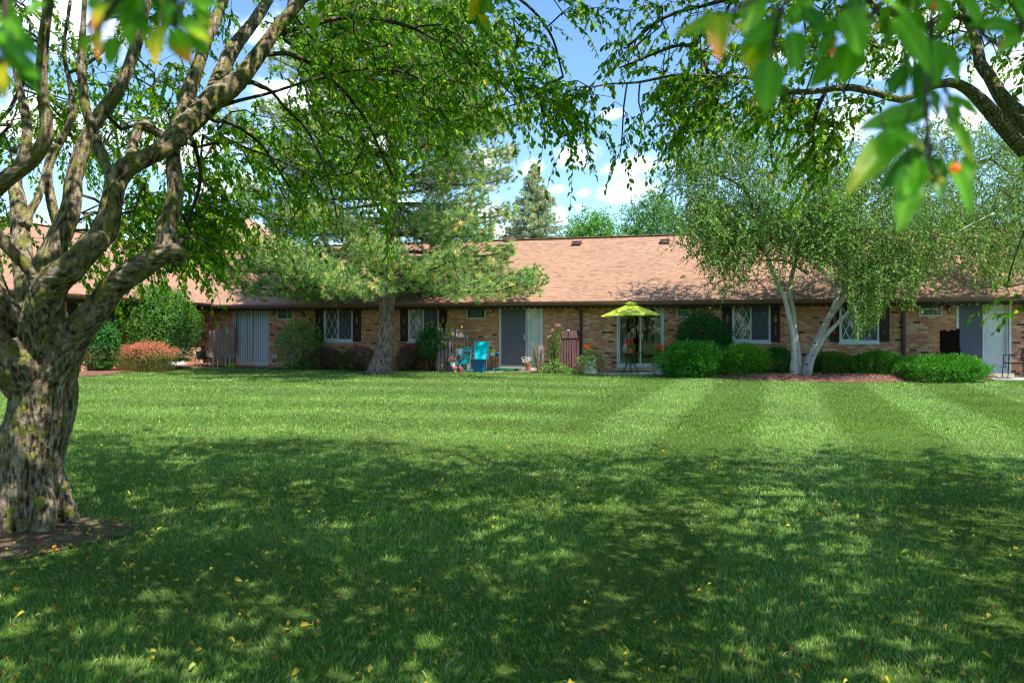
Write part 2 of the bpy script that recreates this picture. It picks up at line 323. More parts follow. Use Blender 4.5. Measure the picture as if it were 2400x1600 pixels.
# =====================================================================  APARTMENT BUILDING
TT, Y0 = .248, 26.24; TH = math.atan(TT); CT = math.cos(TH)
def wpt(px, d=0.):
    """world x, y of photo column px on the plane d metres in front of the long wall"""
    u = px-1200; y0 = Y0-d/CT; X = u*y0/(F+u*TT); return X, y0-TT*X
def lx(px, d=0.): X, Y = wpt(px, d); return X*CT-(Y-Y0)*math.sin(TH)
def lz(px, py, d=0.): X, Y = wpt(px, d); return H-(py-HY)*Y/F
WA = (-12.02, 29.2); WE = np.array([.16, .987]); WANG = math.atan2(.987, .16)
def wlx(px): k = (px-1200)/F; return (k*WA[1]-WA[0])/(WE[0]-k*WE[1])
B = empty('apartment_building', (0, Y0, 0), -TH, 'long single-storey tan brick apartment building with rose-brown shingle roof across the lawn', 'building')
FM = dict(loc=(0, Y0, 0), rz=-TH); FW = dict(loc=(WA[0], WA[1], .03), rz=WANG)
LC = lx(478)                      # inner corner of the L
EZ, RD, RZ, OH = 2.50, 4.95, 5.33, .65
def wallgrid(mb, x0, x1, z0, z1, ops):
    xs = sorted({x0, x1, *[o[0] for o in ops], *[o[1] for o in ops]}); zs = sorted({z0, z1, *[o[2] for o in ops], *[o[3] for o in ops]})
    for a, b in zip(xs, xs[1:]):
        for c, d in zip(zs, zs[1:]):
            mx, mz = (a+b)/2, (c+d)/2
            if any(o[0] < mx < o[1] and o[2] < mz < o[3] for o in ops): continue
            mb.add([[a, 0, c], [b, 0, c], [b, 0, d], [a, 0, d]], [[0, 1, 2, 3]], bk=[[a, c, 0], [b, c, 0], [b, d, 0], [a, d, 0]])
    for (a, b, c, d) in ops:
        e = .2
        mb.add([[a, 0, c], [a, e, c], [a, e, d], [a, 0, d], [b, e, c], [b, 0, c], [b, 0, d], [b, e, d], [a, 0, d], [a, e, d], [b, e, d], [b, 0, d], [a, e, c], [a, 0, c], [b, 0, c], [b, e, c]],
               [[0, 1, 2, 3], [4, 5, 6, 7], [8, 9, 10, 11], [12, 13, 14, 15]], bk=[[0, c, 0], [.2, c, 0], [.2, d, 0], [0, d, 0]]*2+[[a, 0, 0], [a, .2, 0], [b, .2, 0], [b, 0, 0]]*2)
doors = [(547, 630, 726, 854), (1172, 1271, 720, 859.5), (1447, 1555, 716.5, 861), (2243, 2368, 711, 873)]
wins = [(759.5, 826.7, 720.6, 802), (957, 1029, 720.6, 803), (1716, 1805.6, 712, 805), (1967, 2060, 711, 806)]
small = [(650, 687, 721, 748), (1094.5, 1138, 720, 746), (1587, 1634, 711, 743), (2154, 2207, 709, 740)]
def rect(r):
    m = (r[0]+r[1])/2; return (lx(r[0]), lx(r[1]), lz(m, r[3]), lz(m, r[2]))
DR, WR, SR = [rect(r) for r in doors], [rect(r) for r in wins], [rect(r) for r in small]
mb = MB(**FM); wallgrid(mb, LC, 21, -.1, 2.5, DR+WR+SR); mb.b2(LC-5, 21, 9.6, 9.8, -.1, 2.5); mb.b2(20.9, 21, .01, 9.6, -.1, 2.5)
mb.build('wall', M['brick'], B)
wd = (wlx(376), wlx(430), .25, 2.33)
ww = (wlx(262)-1.5, wlx(262)-.35, .95, 2.3); ws = (wlx(165)-.9, wlx(165)-.1, 1.55, 2.0)
mb = MB(**FW); wallgrid(mb, -17, .0, -.1, 2.5, [wd, ww, ws]); mb.b2(-17.1, -17, 0, 9.8, -.1, 2.6); mb.b2(-17, 3, 9.6, 9.8, -.1, 2.5); mb.build('wall', M['brick'], B)
def roof(fr, x0, x1):
    mb = MB(**fr); sl = math.hypot(RD+OH, RZ-EZ); th = .13
    for sgn in (0, 1):
        ye, yr = (-OH, RD) if not sgn else (2*RD+OH, RD); K = 40
        for (dz, fl) in ((0, 0), (-th, 1)):
            v = [[x0, ye, EZ+dz], [x1, ye, EZ+dz], [x1, yr, RZ+dz], [x0, yr, RZ+dz]]; f = [0, 1, 2, 3]
            if bool(fl) != bool(sgn): f = f[::-1]
            mb.add(v, [f], bk=[[x0, 0, sgn], [x1, 0, sgn], [x1, sl, sgn], [x0, sl, sgn]])
        mb.add([[x0, ye, EZ], [x1, ye, EZ], [x1, ye, EZ-th], [x0, ye, EZ-th]], [[0, 1, 2, 3]])
    for x in (x0, x1): mb.add([[x, -OH, EZ], [x, RD, RZ], [x, 2*RD+OH, EZ], [x, 2*RD+OH, EZ-th], [x, RD, RZ-th], [x, -OH, EZ-th]], [[0, 1, 2, 3, 4, 5]])
    n = int((x1-x0)/.3)                       # ridge caps
    for i in range(n): mb.box((x0+(i+.5)*(x1-x0)/n, RD, RZ+.012), (.29, .26, .02), ry=-.02, col=None); mb.B[-1] = np.broadcast_to(np.array([x0+i*.24+.1, .08, 0.]), (8, 3))
    return mb.build('roof', M['roof'], B)
R1 = roof(FM, LC-4.6, 21.5); R2 = roof(dict(loc=(WA[0], WA[1], .06), rz=WANG), -17.4, 4.6)
g = MB(**FM)                                    # triangular gable at the near end of the wing
g = MB(**FW); g.add([[-17.05, 0, 2.4], [-17.05, 9.8, 2.4], [-17.05, RD, 5.1]], [[0, 2, 1]], bk=[[0, 2.4, 0], [9.8, 2.4, 0], [RD, 5.1, 0]]); g.build('gable', M['brick'], B)
def gutter(fr, x0, x1):
    mb = MB(**fr); prof = [(-OH-.13, 2.50), (-OH-.13, 2.46), (-OH-.10, 2.42), (-OH-.09, 2.385), (-OH-.015, 2.385), (-OH-.015, 2.495), (-OH-.035, 2.495), (-OH-.035, 2.41), (-OH-.085, 2.41), (-OH-.11, 2.50)]
    v = [[x, y, z] for x in (x0, x1) for (y, z) in prof]; n = len(prof)
    mb.add(v, [[i, (i+1) % n, n+(i+1) % n, n+i][::-1] for i in range(n)]+[list(range(n)), list(range(2*n-1, n-1, -1))])
    for i in range(int((x1-x0)/3)): mb.b2(x0+2+i*3, x0+2.03+i*3, -OH-.134, -OH-.128, 2.40, 2.505)
    mb.build('gutter', M['gutter'], B)
gutter(FM, LC+.62, 21.5); gutter(dict(loc=(WA[0], WA[1], .06), rz=WANG), -17.4, -.60)
def soffit(fr, x0, x1, y1=0.):
    mb = MB(**fr); mb.b2(x0, x1, -OH, .25, 2.325, 2.365); mb.build('soffit', M['fascia'], B)
    mb = MB(**fr); n = int((x1-x0)/.21)
    for i in range(n):                       # scalloped boards
        a = x0+i*(x1-x0)/n; w = (x1-x0)/n; q = [(a, 2.36)]+[(a+w*k/8, 2.345-.075*math.sin(math.pi*k/8)**.6-.02) for k in range(9)]+[(a+w, 2.36)]
        v = [[x, y, z] for y in (-.50, -.475) for (x, z) in q]; m = len(q)
        mb.add(v, [list(range(m)), list(range(2*m-1, m-1, -1))]+[[k, k+m, (k+1) % m+m, (k+1) % m] for k in range(m)])
    mb.build('scalloped_trim', M['fascia'], B)
soffit(FM, LC+.5, 21.4); soffit(dict(loc=(WA[0], WA[1], .06), rz=WANG), -17.3, -.5)
for (a, b) in ((1194, 565), (1353, 573), (1559, 569), (1667, 554)):      # roof vents
    u = (a-1200)/F; v = (HY-b)/F      # ray meets the roof plane
    e = np.array([CT, -math.sin(TH), 0]); yl = np.array([math.sin(TH), CT, 0]); o = np.array([0, Y0, 0])+yl*(-OH)+np.array([0, 0, EZ]); sdir = yl*(RD+OH)+np.array([0, 0, RZ-EZ]); nn = np.cross(e, sdir)
    ray = np.array([u, 1, v]); t = np.dot(nn, o-np.array([0, 0, H]))/np.dot(nn, ray); p = np.array([0, 0, H])+ray*t
    q = MB(loc=p, rz=-TH); tilt = math.atan2(RZ-EZ, RD+OH)
    q.box((0, 0, .10), (.36, .32, .10), rx=tilt*.4); q.box((0, -.02, .03), (.30, .26, .14), rx=tilt); q.b2(-.19, .19, -.20, -.16, .015, .06); q.build('roof_vent', M['gutter'], R1)

def lattice(mb, x0, x1, z0, z1, y, t=.008):
    w, h = x1-x0, z1-z0
    for sg in (1, -1):
        for k in range(-2, 5):
            pts = []
            for a in (0., 2.):
                b = (k-a)*sg if sg == 1 else (a-k+2)
                b = k-a if sg == 1 else a-k+2
                pts.append((a, b))
            (a0, b0), (a1, b1) = pts; lo, hi = 0., 1.
            db = b1-b0
            ta, tb = (0-b0)/db, (2-b0)/db; lo, hi = max(lo, min(ta, tb)), min(hi, max(ta, tb))
            if hi-lo < .02: continue
            p = [(x0+(a0+(a1-a0)*q)*w/2, z0+(b0+db*q)*h/2) for q in (lo, hi)]
            (xa, za), (xb, zb) = p; L = math.hypot(xb-xa, zb-za); mb.box(((xa+xb)/2, y, (za+zb)/2), (L, .008, t*2), ry=-math.atan2(zb-za, xb-xa))
def frame_rect(mb, x0, x1, z0, z1, y0, y1, t, tb=None):
    tb = tb or t; mb.b2(x0, x0+t, y0, y1, z0, z1); mb.b2(x1-t, x1, y0, y1, z0, z1); mb.b2(x0+t, x1-t, y0, y1, z1-t, z1); mb.b2(x0+t, x1-t, y0, y1, z0, z0+tb)
def blinds(mb, x0, x1, z0, z1, y, w=.085):
    n = max(2, int((x1-x0)/w)); w = (x1-x0)/n
    for i in range(n):
        a = x0+i*w; j = RG.uniform(-.004, .004); mb.add([[a, y+.012+j, z0], [a+w*.965, y-.008+j, z0], [a+w*.965, y-.008+j, z1], [a, y+.012+j, z1]], [[0, 1, 2, 3]])
def pane(fr, r, y, mat, par, lab=None):
    m = MB(**fr); m.add([[r[0], y, r[2]], [r[1], y, r[2]], [r[1], y, r[3]], [r[0], y, r[3]]], [[0, 1, 2, 3]]); o = m.build('glass_pane', mat, par); return o
def door(fr, r, kind):
    x0, x1, z0, z1 = r; m = MB(**fr); xm = (x0+x1)/2; frame_rect(m, x0-.02, x1+.02, z0, z1+.02, -.02, .10, .055)
    if kind == 'open': frame_rect(m, x0+.05, xm+.18, z0+.05, z1-.04, .06, .085, .045, .05); frame_rect(m, xm-.03, x1-.05, z0+.05, z1-.04, .02, .05, .05, .09)
    else: frame_rect(m, x0+.04, xm+.03, z0+.05, z1-.04, .02, .05, .05, .09); frame_rect(m, xm-.03, x1-.04, z0+.05, z1-.04, .055, .085, .05, .09)
    d = m.build('patio_door', M['bluewhite'] if kind in ('blue', 'dark') else M['cream'] if kind == 'cream' else M['white'], B)
    m = MB(**fr); m.b2(x0, x1, .19, .2, z0, z1); m.build('room_backing', M['dark'], d) if kind != 'dark' else None
    if kind == 'dark':
        m = MB(**fr); m.b2(x0-.5, x1+.5, 2.2, 2.22, 0, 2.5); m.b2(x0-.5, x0-.48, .21, 2.2, 0, 2.5); m.b2(x1+.48, x1+.5, .21, 2.2, 0, 2.5); m.b2(x0-.5, x1+.5, .21, 2.2, 2.42, 2.45); m.b2(x0-.5, x1+.5, .21, 2.2, .2, .22); m.build('room_backing', M['dark'], d)
        m = MB(**fr); blinds(m, xm+.45, x1-.02, z0+.1, z1-.08, .3, .09); blinds(m, x0+.0, x0+.28, z0+.1, z1-.08, .3, .09); m.build('curtain', M['curtain'], d)
    else:
        m = MB(**fr); a = x0+.05
        blinds(m, x0+.05, x1-.05, z0+.09, z1-.07, .13, .095); m.build('vertical_blinds', M['blind'], d)
    gm = M['glass_dark'] if kind == 'dark' else M['glass']
    pane(fr, (x0+.08, xm-.02, z0+.13, z1-.08), .035, gm, d); pane(fr, (xm+.02, x1-.08, z0+.13, z1-.08), .068, gm, d)
    if kind in ('grey', 'open'):         # insect screen over the left half
        m = MB(**fr); e = xm+(.16 if kind == 'open' else -.02); m.b2(x0+.06, e, .008, .012, z0+.06, z1-.05); M_s = M['sheer']; o = m.build('insect_screen', M_s, d)
    m = MB(**fr); hx = xm+(.1 if kind == 'open' else .06); m.b2(hx, hx+.025, -.005, .02, z0+.95, z0+1.15); m.build('handle', M['white'], d)
    m = MB(**fr); m.b2(x0-.06, x1+.06, -.14, .02, z0-.10, z0-.005); m.build('door_sill', M['stone'], B)
    m = MB(**fr); m.b2(x0-.1, x1+.1, -.05, -.002, z1+.03, z1+.09); m.build('door_header', M['shutter'], B)
    return d
def mk_sheer():
    t = NT('insect_mesh'); tr = t.n('BsdfTransparent'); d = t.n('BsdfDiffuse'); d.inputs[0].default_value = (.16, .17, .22, 1); mx = t.n('MixShader'); mx.inputs[0].default_value = .5
    t.t.links.new(tr.outputs[0], mx.inputs[1]); t.t.links.new(d.outputs[0], mx.inputs[2]); return t.done(mx.outputs[0])
M['sheer'] = mk_sheer()
for r, k in zip(DR, ('cream', 'open', 'dark', 'grey')): door(FM, r, k)
door(FW, wd, 'blue')
def window(fr, r, cm, full=True, wing=False):
    x0, x1, z0, z1 = r; xm = (x0+x1)/2-.02; m = MB(**fr); frame_rect(m, x0, x1, z0+.05, z1, -.02, .08, .045, .06); frame_rect(m, x0+.035, xm+.03, z0+.10, z1-.035, .0, .03, .04, .05)
    frame_rect(m, xm-.01, x1-.035, z0+.10, z1-.035, .032, .06, .04, .05); w = m.build('window', M['white'], B)
    m = MB(**fr); m.b2(x0-.03, x1+.03, -.06, .1, z0-.02, z0+.05); m.build('sill', M['bluewhite'], w)
    m = MB(**fr); m.b2(x0, x1, .19, .2, z0, z1); m.build('room_backing', M['dark'], w)
    m = MB(**fr); blinds(m, x0+.04, x1-.04, z0+.1, z1-.03, .13, .13); m.build('curtain', M[cm], w)
    a, b = (x0+.075, xm-.01, z0+.15, z1-.07), (xm+.03, x1-.075, z0+.15, z1-.07)
    pane(fr, a, .016, M['glass'], w); pane(fr, b, .046, M['glass'], w)
    for q, y in ((a, .008), (b, .038)):
        m = MB(**fr); hh = q[3] if full else q[2]+(q[3]-q[2])*.76; lattice(m, q[0], q[1], q[2], hh, y, .0085 if q is a else .007); m.build('lattice', M['lattice'], w)
    m = MB(**fr); m.b2(b[0]-.02, b[1]+.02, .024, .027, b[2]-.03, b[3]+.02); m.build('insect_screen', M['sheer'], w)
    return w
for r, c, f in zip(WR, ('curtain_green', 'curtain', 'curtain_green', 'curtain_green'), (1, 0, 1, 1)): window(FM, r, c, f)
window(FW, ww, 'curtain_green')
def shutter(fr, x0, x1, z0, z1):
    m = MB(**fr); w = (x1-x0)/2; xm = (x0+x1)/2; h = z1-z0; N = 60
    def gp(t):   # half width of the cut-out at relative height t
        for c, s, a in ((.60, .115, .34), (.385, .03, .16), (.34, .02, .2), (.255, .055, .26), (.17, .018, .14)):
            d = abs(t-c)/s
            if d < 1: return a*(1-d**2.2)*w
        return .012*w
    for sg in (-1, 1):
        for i in range(N):
            t0, t1 = i/N, (i+1)/N; g0, g1 = gp(t0), gp(t1); a = xm+sg*w
            v = []
            for y in (-.045, -.012): v += [[a, y, z0+h*t0], [xm+sg*g0, y, z0+h*t0], [xm+sg*g1, y, z0+h*t1], [a, y, z0+h*t1]]
            m.add(v, [[0, 1, 2, 3], [7, 6, 5, 4], [1, 5, 6, 2], [0, 3, 7, 4]])
        m.b2(*(sorted((xm+sg*w, xm+sg*.03))), -.06, -.047, z1-.1, z1-.04); m.b2(*(sorted((xm+sg*w, xm+sg*.03))), -.06, -.047, z0+.04, z0+.1)
    m.build('shutter', M['shutter'], B)
for (a, b, t, bo) in ((740, 758, 719, 800), (828, 846, 719, 800), (939, 956, 719, 800), (1030, 1048, 719, 800), (1694, 1715, 711, 801), (1807, 1828, 711, 801), (1945, 1966, 711, 801), (2062, 2084, 709, 800)):
    mm = (a+b)/2; shutter(FM, lx(a), lx(b), lz(mm, bo), lz(mm, t))
shutter(FW, ww[1]+.05, ww[1]+.42, .98, 2.3); shutter(FW, ww[0]-.42, ww[0]-.05, .98, 2.3)
def small_window(fr, r, ac):
    x0, x1, z0, z1 = r; m = MB(**fr); frame_rect(m, x0-.01, x1+.01, z0-.02, z1+.01, -.03, .08, .045, .05)
    if not ac: m.b2(x0+.62*(x1-x0)-.012, x0+.62*(x1-x0)+.012, -.01, .03, z0+.03, z1-.035)
    w = m.build('small_window', M['cream'], B)
    if ac:
        for qa, qb in ((x0+.035, x0+.12), (x1-.12, x1-.035)): m = MB(**fr); m.b2(qa, qb, .0, .02, z0+.03, z1-.035); m.build('side_panel', M['black'], w)
        m = MB(**fr); m.b2(x0+.13, x1-.13, -.06, .1, z0+.04, z1-.05)
        for i in range(9): m.b2(x0+.15, x1-.15, -.068, -.062, z0+.06+i*.031, z0+.078+i*.031)
        m.build('air_conditioner', M['curtain_green'], w)
    else:
        m = MB(**fr); m.b2(x0+.03, x1-.03, .012, .02, (z0+z1)/2-.01, (z0+z1)/2+.012); m.build('glazing_bar', M['white'], w)
        m = MB(**fr); m.b2(x0+.02, x1-.02, .12, .13, z0, z1); m.build('room_backing', M['curtain_green'], w); pane(fr, (x0+.03, x1-.03, z0+.03, z1-.03), .03, M['glass'], w)
for i, r in enumerate(SR): small_window(FM, r, i == 1)
small_window(FW, ws, False)
for (a, b) in ((643, 728), (1152, 722), (1573, 721), (2222, 720)):       # carriage lamps
    x, z = lx(a), lz(a, b); m = MB(**FM); m.box((x, -.02, z), (.09, .03, .16)); m.tube([(x, -.03, z+.04), (x, -.09, z+.09), (x, -.14, z+.05)], .009, 6)
    m.lathe([(.001, .06), (.03, .03), (.075, -.01), (.07, -.02), (.001, -.02)], (x, -.14, z), 6); m.lathe([(.001, -.19), (.03, -.19), (.045, -.165), (.045, -.155), (.001, -.155)], (x, -.14, z), 6)
    for k in range(6): q = k*math.pi/3; m.tube([(x+.065*math.cos(q), -.14+.065*math.sin(q), z-.02), (x+.042*math.cos(q), -.14+.042*math.sin(q), z-.16)], .005, 4)
    o = m.build('wall_lamp', M['black'], B); m = MB(**FM); m.lathe([(.001, -.155), (.038, -.155), (.06, -.022), (.001, -.022)], (x, -.14, z), 6); m.build('lamp_glass', M['lampglass'], o)
def spout(pts, mat, w=.045):
    m = MB(**FM); m.tube(pts, w, 8, k=1); 
    return m.build('downspout', M[mat], B)
a, b = lx(494, .3), lx(550, .3)
spout([(a, -.68, 2.40), (a, -.45, 2.3), (a, -.3, 2.2), (a, -.3, lz(494, 762, .3)), (a+.05, -.3, lz(494, 762, .3)-.04), (b-.05, -.3, lz(550, 761, .3)), (b, -.3, lz(550, 766, .3)), (b, -.3, .12)], 'spout', .052)
a = lx(694, .3); spout([(a, -.70, 2.42), (a+.01, -.66, 2.3), (lx(703, .5), -.5, lz(703, 728, .5)), (lx(752, .06), -.07, lz(752, 768)), (lx(756), -.07, .2)], 'spout_dark')
a = lx(1342, .6); spout([(a, -.70, 2.42), (a+.01, -.66, 2.28), (lx(1362, .1), -.1, lz(1362, 728)), (lx(1362, .1), -.1, lz(1362, 838)), (lx(1357, .15), -.15, lz(1357, 846)), (lx(1335, .8), -.8, .2)], 'spout_dark', .05)
spout([(lx(2116), -.70, 2.42), (lx(2116), -.6, 2.3), (lx(2116), -.08, 2.15), (lx(2116), -.08, .15)], 'spout_dark', .06)
m = MB(**FM); m.b2(lx(640), lx(650), -.03, -.003, lz(645, 838), lz(645, 832)); m.build('outlet_cover', M['bluewhite'], B)

# =====================================================================  GROUND
xs = np.unique(np.r_[-450, -200, -90, np.arange(-45, 45.1, .75), 90, 200, 450]); ys = np.unique(np.r_[-450, -200, -60, -20, np.arange(-6, 40.1, .75), 70, 140, 260, 700])
gx, gy = np.meshgrid(xs, ys, indexing='ij'); V = np.stack([gx, gy, gz(gx, gy)], -1).reshape(-1, 3); ny = len(ys)
i = (np.arange(len(xs)-1)[:, None]*ny+np.arange(ny-1)[None]); Fq = np.stack([i, i+ny, i+ny+1, i+1], -1).reshape(-1, 4)
m = MB(); m.add(V, Fq); tag(m.build('ground', M['soil'], smooth=True), kind='structure')
# planting bed: width in front of the wall as a function of photo column
BP = [(470, .75), (640, .7), (1000, .75), (1020, .5), (1120, .4), (1210, 1.0), (1330, 1.0), (1370, .5), (1530, .6), (1570, 1.6), (1650, 2.5), (1780, 3.3), (1900, 3.9), (2050, 3.4), (2200, 2.4), (2290, 1.9), (2330, .6), (2700, .5)]
BL = np.array([[lx(a, d/2), d] for a, d in BP])
def bedw(l): return np.interp(l, BL[:, 0], BL[:, 1])+.07*np.sin(np.asarray(l)*3.1)+.04*np.sin(np.asarray(l)*7.7)
def tolocal(x, y): return x*CT-(y-Y0)*math.sin(TH), x*math.sin(TH)+(y-Y0)*CT
def inbed(x, y):
    l, d = tolocal(x, y); a = (l > LC) & (d > -bedw(l))
    wx, wy = x-WA[0], y-WA[1]; s = wx*WE[0]+wy*WE[1]; q = wx*WE[1]-wy*WE[0]
    return a | ((s < .5) & (q < 1.3+.2*np.sin(s*2.3)) ) | ((l <= LC) & (d > -1.2))
def bedz(x, y):
    l, d = tolocal(x, y); w = bedw(l); return gz(x, y)+.012+.10*np.clip(w-1, 0, 2)/2*sm(0, .8, w+d)+.03*fbm(np.stack([x*3, y*3, x*0], -1), 2)*sm(0, .2, w+d)
ll = np.arange(LC, 21, .12); tt = np.linspace(0, 1, 14); gl, gt = np.meshgrid(ll, tt, indexing='ij'); gd = -bedw(gl)*gt
X = gl*CT+gd*math.sin(TH); Y = Y0-gl*math.sin(TH)+gd*CT; V = np.stack([X, Y, bedz(X, Y)], -1).reshape(-1, 3); i = np.arange(len(ll)-1)[:, None]*14+np.arange(13)[None]
m = MB(); m.add(V, np.stack([i, i+1, i+15, i+14], -1).reshape(-1, 4)); tag(m.build('mulch_bed', M['mulch'], smooth=True), kind='structure')
ss = np.arange(-17, .3, .15); tt = np.linspace(-.01, 1, 8); gs, gt = np.meshgrid(ss, tt, indexing='ij'); q = gt*(1.3+.2*np.sin(gs*2.3)); X = WA[0]+gs*WE[0]+q*WE[1]; Y = WA[1]+gs*WE[1]-q*WE[0]
m = MB(); i = np.arange(len(ss)-1)[:, None]*8+np.arange(7)[None]; m.add(np.stack([X, Y, gz(X, Y)+.02], -1).reshape(-1, 3), np.stack([i, i+8, i+9, i+1], -1).reshape(-1, 4)); tag(m.build('mulch_bed', M['mulch']), kind='structure')
# bark chips lying on the bed
n = 9000; l = RG.uniform(LC+.2, 18, n); l[:5000] = RG.uniform(lx(1600), lx(2320), 5000); d = -bedw(l)*RG.uniform(.05, 1.02, n)**.6; X = l*CT+d*math.sin(TH); Y = Y0-l*math.sin(TH)+d*CT
c = np.stack([X, Y, bedz(X, Y)+.012], -1); D = rdir(n); D[:, 2] *= .25; m = MB(); leaf_mesh(m, c, D, rdir(n)*.3+[0, 0, 1], RG.uniform(.03, .09, n), RG.uniform(.015, .035, n), pal(n, [(.40, .22, .15), (.26, .13, .10), (.12, .06, .05), (.5, .32, .22)]), curl=.05)
tag(m.build('bark_chips', M['dry']), 'reddish brown bark chips strewn over the beds along the building', 'bark chips', kind='stuff')
for (a, b, w) in ((1395, 1600, 1.5), (1040, 1175, 1.0), (2330, 2600, 1.9), (1165, 1280, .55), (520, 640, .5)):  # patio slabs
    m = MB(**FM); x0, x1 = lx(a, w), lx(b, w); m.b2(x0, x1, -w, -.005, -.05, .135); tag(m.build('patio', M['concrete']), kind='structure')
m = MB(**FM); m.b2(DR[1][0]-.12, DR[1][1]-.1, -.45, -.15, .14, .2); m.build('door_step', M['stone'], B)
# =====================================================================  FRONT LEFT CRABAPPLE
CRABG = [(.075, .175, .010), (.12, .245, .016), (.045, .115, .008), (.19, .31, .022), (.42, .33, .02)]
CRABW = [.38, .3, .2, .1, .02]
def branch_leaves(mb, T, D, k=12, L=.30, ll=.066, lw=.034, droop=.5, fancy=True, cols=CRABG, w=CRABW, spread=.9, stick=None):
    """twigs that leave T along D and sag, with k leaves each"""
    n = len(T); D = unit(D); Ls = RG.uniform(.6, 1.2, n)*L
    tip = T+D*Ls[:, None]+np.array([0, 0, -1.])*droop*Ls[:, None]**1.0
    if stick is not None:
        mid = T+D*Ls[:, None]*.55+np.array([0, 0, -.2])*droop*Ls[:, None]; sticks(stick, T, mid, .0035, .0028); sticks(stick, mid, tip, .0028, .0012)
    for j in range(k):
        t = np.clip((j+RG.uniform(.1, .9, n))/k, 0, 1)[:, None]; base = T+D*Ls[:, None]*t+np.array([0, 0, -1.])*droop*Ls[:, None]*t*t
        ld = unit(unit(D-np.array([0, 0, 1.])*droop*2*t)*.5+rdir(n)*spread*.8+np.array([0, 0, -.45])); nn = unit(np.array([0, 0, 1.])+rdir(n)*.75)
        s = RG.uniform(.65, 1.2, n); leaf_mesh(mb, base, ld, nn, ll*s, lw*s, pal(n, cols, w), fancy)
tl = P(70, 1232, 5.47); CRX = tl[:2]
limbs = []
def S(px, a, b=None): limbs.append(limb(px, a, b, .06)); return limbs[-1]
S([(42, 1262, 122), (48, 1235, 102), (54, 1195, 86), (58, 1140, 82), (74, 1050, 80), (94, 980, 75), (104, 920, 76), (100, 870, 82), (94, 820, 88)], 5.47)
S([(110, 900, 72), (140, 840, 58), (180, 780, 42), (223, 730, 34), (271, 667, 32), (319, 632, 31), (367, 603, 29), (392, 572, 27), (387, 540, 24), (402, 498, 22), (411, 450, 21), (408, 400, 20), (405, 350, 18), (415, 310, 18), (430, 270, 19), (440, 223, 19), (462, 160, 17), (491, 80, 14), (523, 0, 13), (560, -120, 9), (600, -260, 6)], [5.47, 5.4, 5.35, 5.3, 5.25, 5.2, 5.2, 5.2, 5.25, 5.3, 5.35, 5.4, 5.5, 5.55, 5.6, 5.7, 5.8, 6, 6.2, 6.6, 7])
S([(375, 598, 27), (400, 596, 24), (424, 600, 20)], 5.18)
S([(100, 880, 70), (100, 780, 62), (108, 700, 44), (130, 655, 37), (165, 630, 34), (205, 585, 31), (243, 548, 29), (255, 510, 27), (265, 450, 26), (274, 422, 26), (292, 396, 26), (320, 380, 24), (370, 355, 23), (410, 320, 25), (446, 287, 27), (494, 239, 29), (558, 191, 24), (606, 128, 20), (647, 70, 17), (698, 10, 14), (760, -70, 12), (860, -180, 9), (980, -300, 6)], [5.47, 5.35, 5.2, 5.15, 5.1, 5.1, 5.1, 5.1, 5.15, 5.2, 5.2, 5.25, 5.3, 5.4, 5.5, 5.6, 5.7, 5.8, 5.9, 6, 6.2, 6.5, 6.9])
S([(470, 262, 24), (500, 215, 20), (512, 185, 20), (548, 112, 18), (593, 54, 15), (628, 0, 13), (680, -90, 9), (720, -200, 6)], 5.6, 7.2)
S([(90, 840, 60), (85, 740, 50), (100, 650, 36), (118, 603, 30), (143, 545, 27), (164, 498, 25), (170, 450, 23), (173, 420, 21), (188, 367, 20), (204, 322, 17), (230, 276, 18), (271, 223, 17), (295, 176, 15), (319, 105, 14), (335, 48, 12), (348, -10, 11), (380, -120, 8)], 5.5, 6.4)
S([(262, 412, 18), (252, 398, 14), (239, 367, 14), (217, 303, 13), (198, 239, 12), (191, 160, 11), (192, 96, 9), (198, 0, 7), (190, -120, 5)], 5.15, 5.5)
S([(60, 820, 60), (0, 740, 55), (-70, 660, 45), (-90, 560, 34), (-60, 490, 28), (-20, 448, 24), (25, 412, 21), (62, 385, 20), (91, 355, 19), (110, 312, 17), (104, 255, 15), (98, 191, 14), (102, 96, 14), (113, 0, 13), (120, -150, 8)], [5.5, 5.35, 5.2, 5, 4.8, 4.7, 4.6, 4.6, 4.6, 4.6, 4.6, 4.6, 4.6, 4.6, 4.8])
S([(105, 800, 55), (82, 740, 40), (68, 680, 31), (54, 610, 25), (48, 540, 22), (42, 470, 19), (34, 420, 16), (54, 367, 13), (64, 319, 12), (57, 255, 11), (45, 207, 9), (32, 140, 7), (20, 40, 5)], 5.6, 6.6)
S([(56, 530, 16), (70, 497, 11), (90, 462, 9), (100, 430, 8), (106, 390, 6), (120, 330, 5)], 5.9, 6.3)
S([(-90, 480, 20), (-20, 530, 15), (0, 560, 14), (40, 602, 14), (75, 640, 16), (104, 700, 22), (110, 760, 30)], 4.9, 5.3)
S([(70, 900, 60), (20, 850, 62), (-50, 790, 55), (-130, 690, 42), (-220, 560, 30), (-330, 400, 20), (-430, 200, 12)], 5.4, 4.4)
S([(92, 860, 70), (-20, 700, 48), (-60, 560, 40), (-140, 400, 28), (-200, 200, 20), (-260, 0, 12)], 5.7, 6.8)
S([(333, 290, 10), (345, 290, 10), (326, 300, 11), (312, 335, 13), (306, 376, 15)], 5.5, 5.25)
S([(318, 300, 10), (340, 291, 9), (370, 308, 8), (400, 318, 8), (430, 322, 8)], 5.35, 5.4)
S([(150, 655, 10), (140, 560, 12), (120, 470, 12), (112, 400, 12), (134, 350, 9), (170, 270, 8), (165, 200, 7), (150, 120, 6), (165, 0, 5)], 6, 6.6)
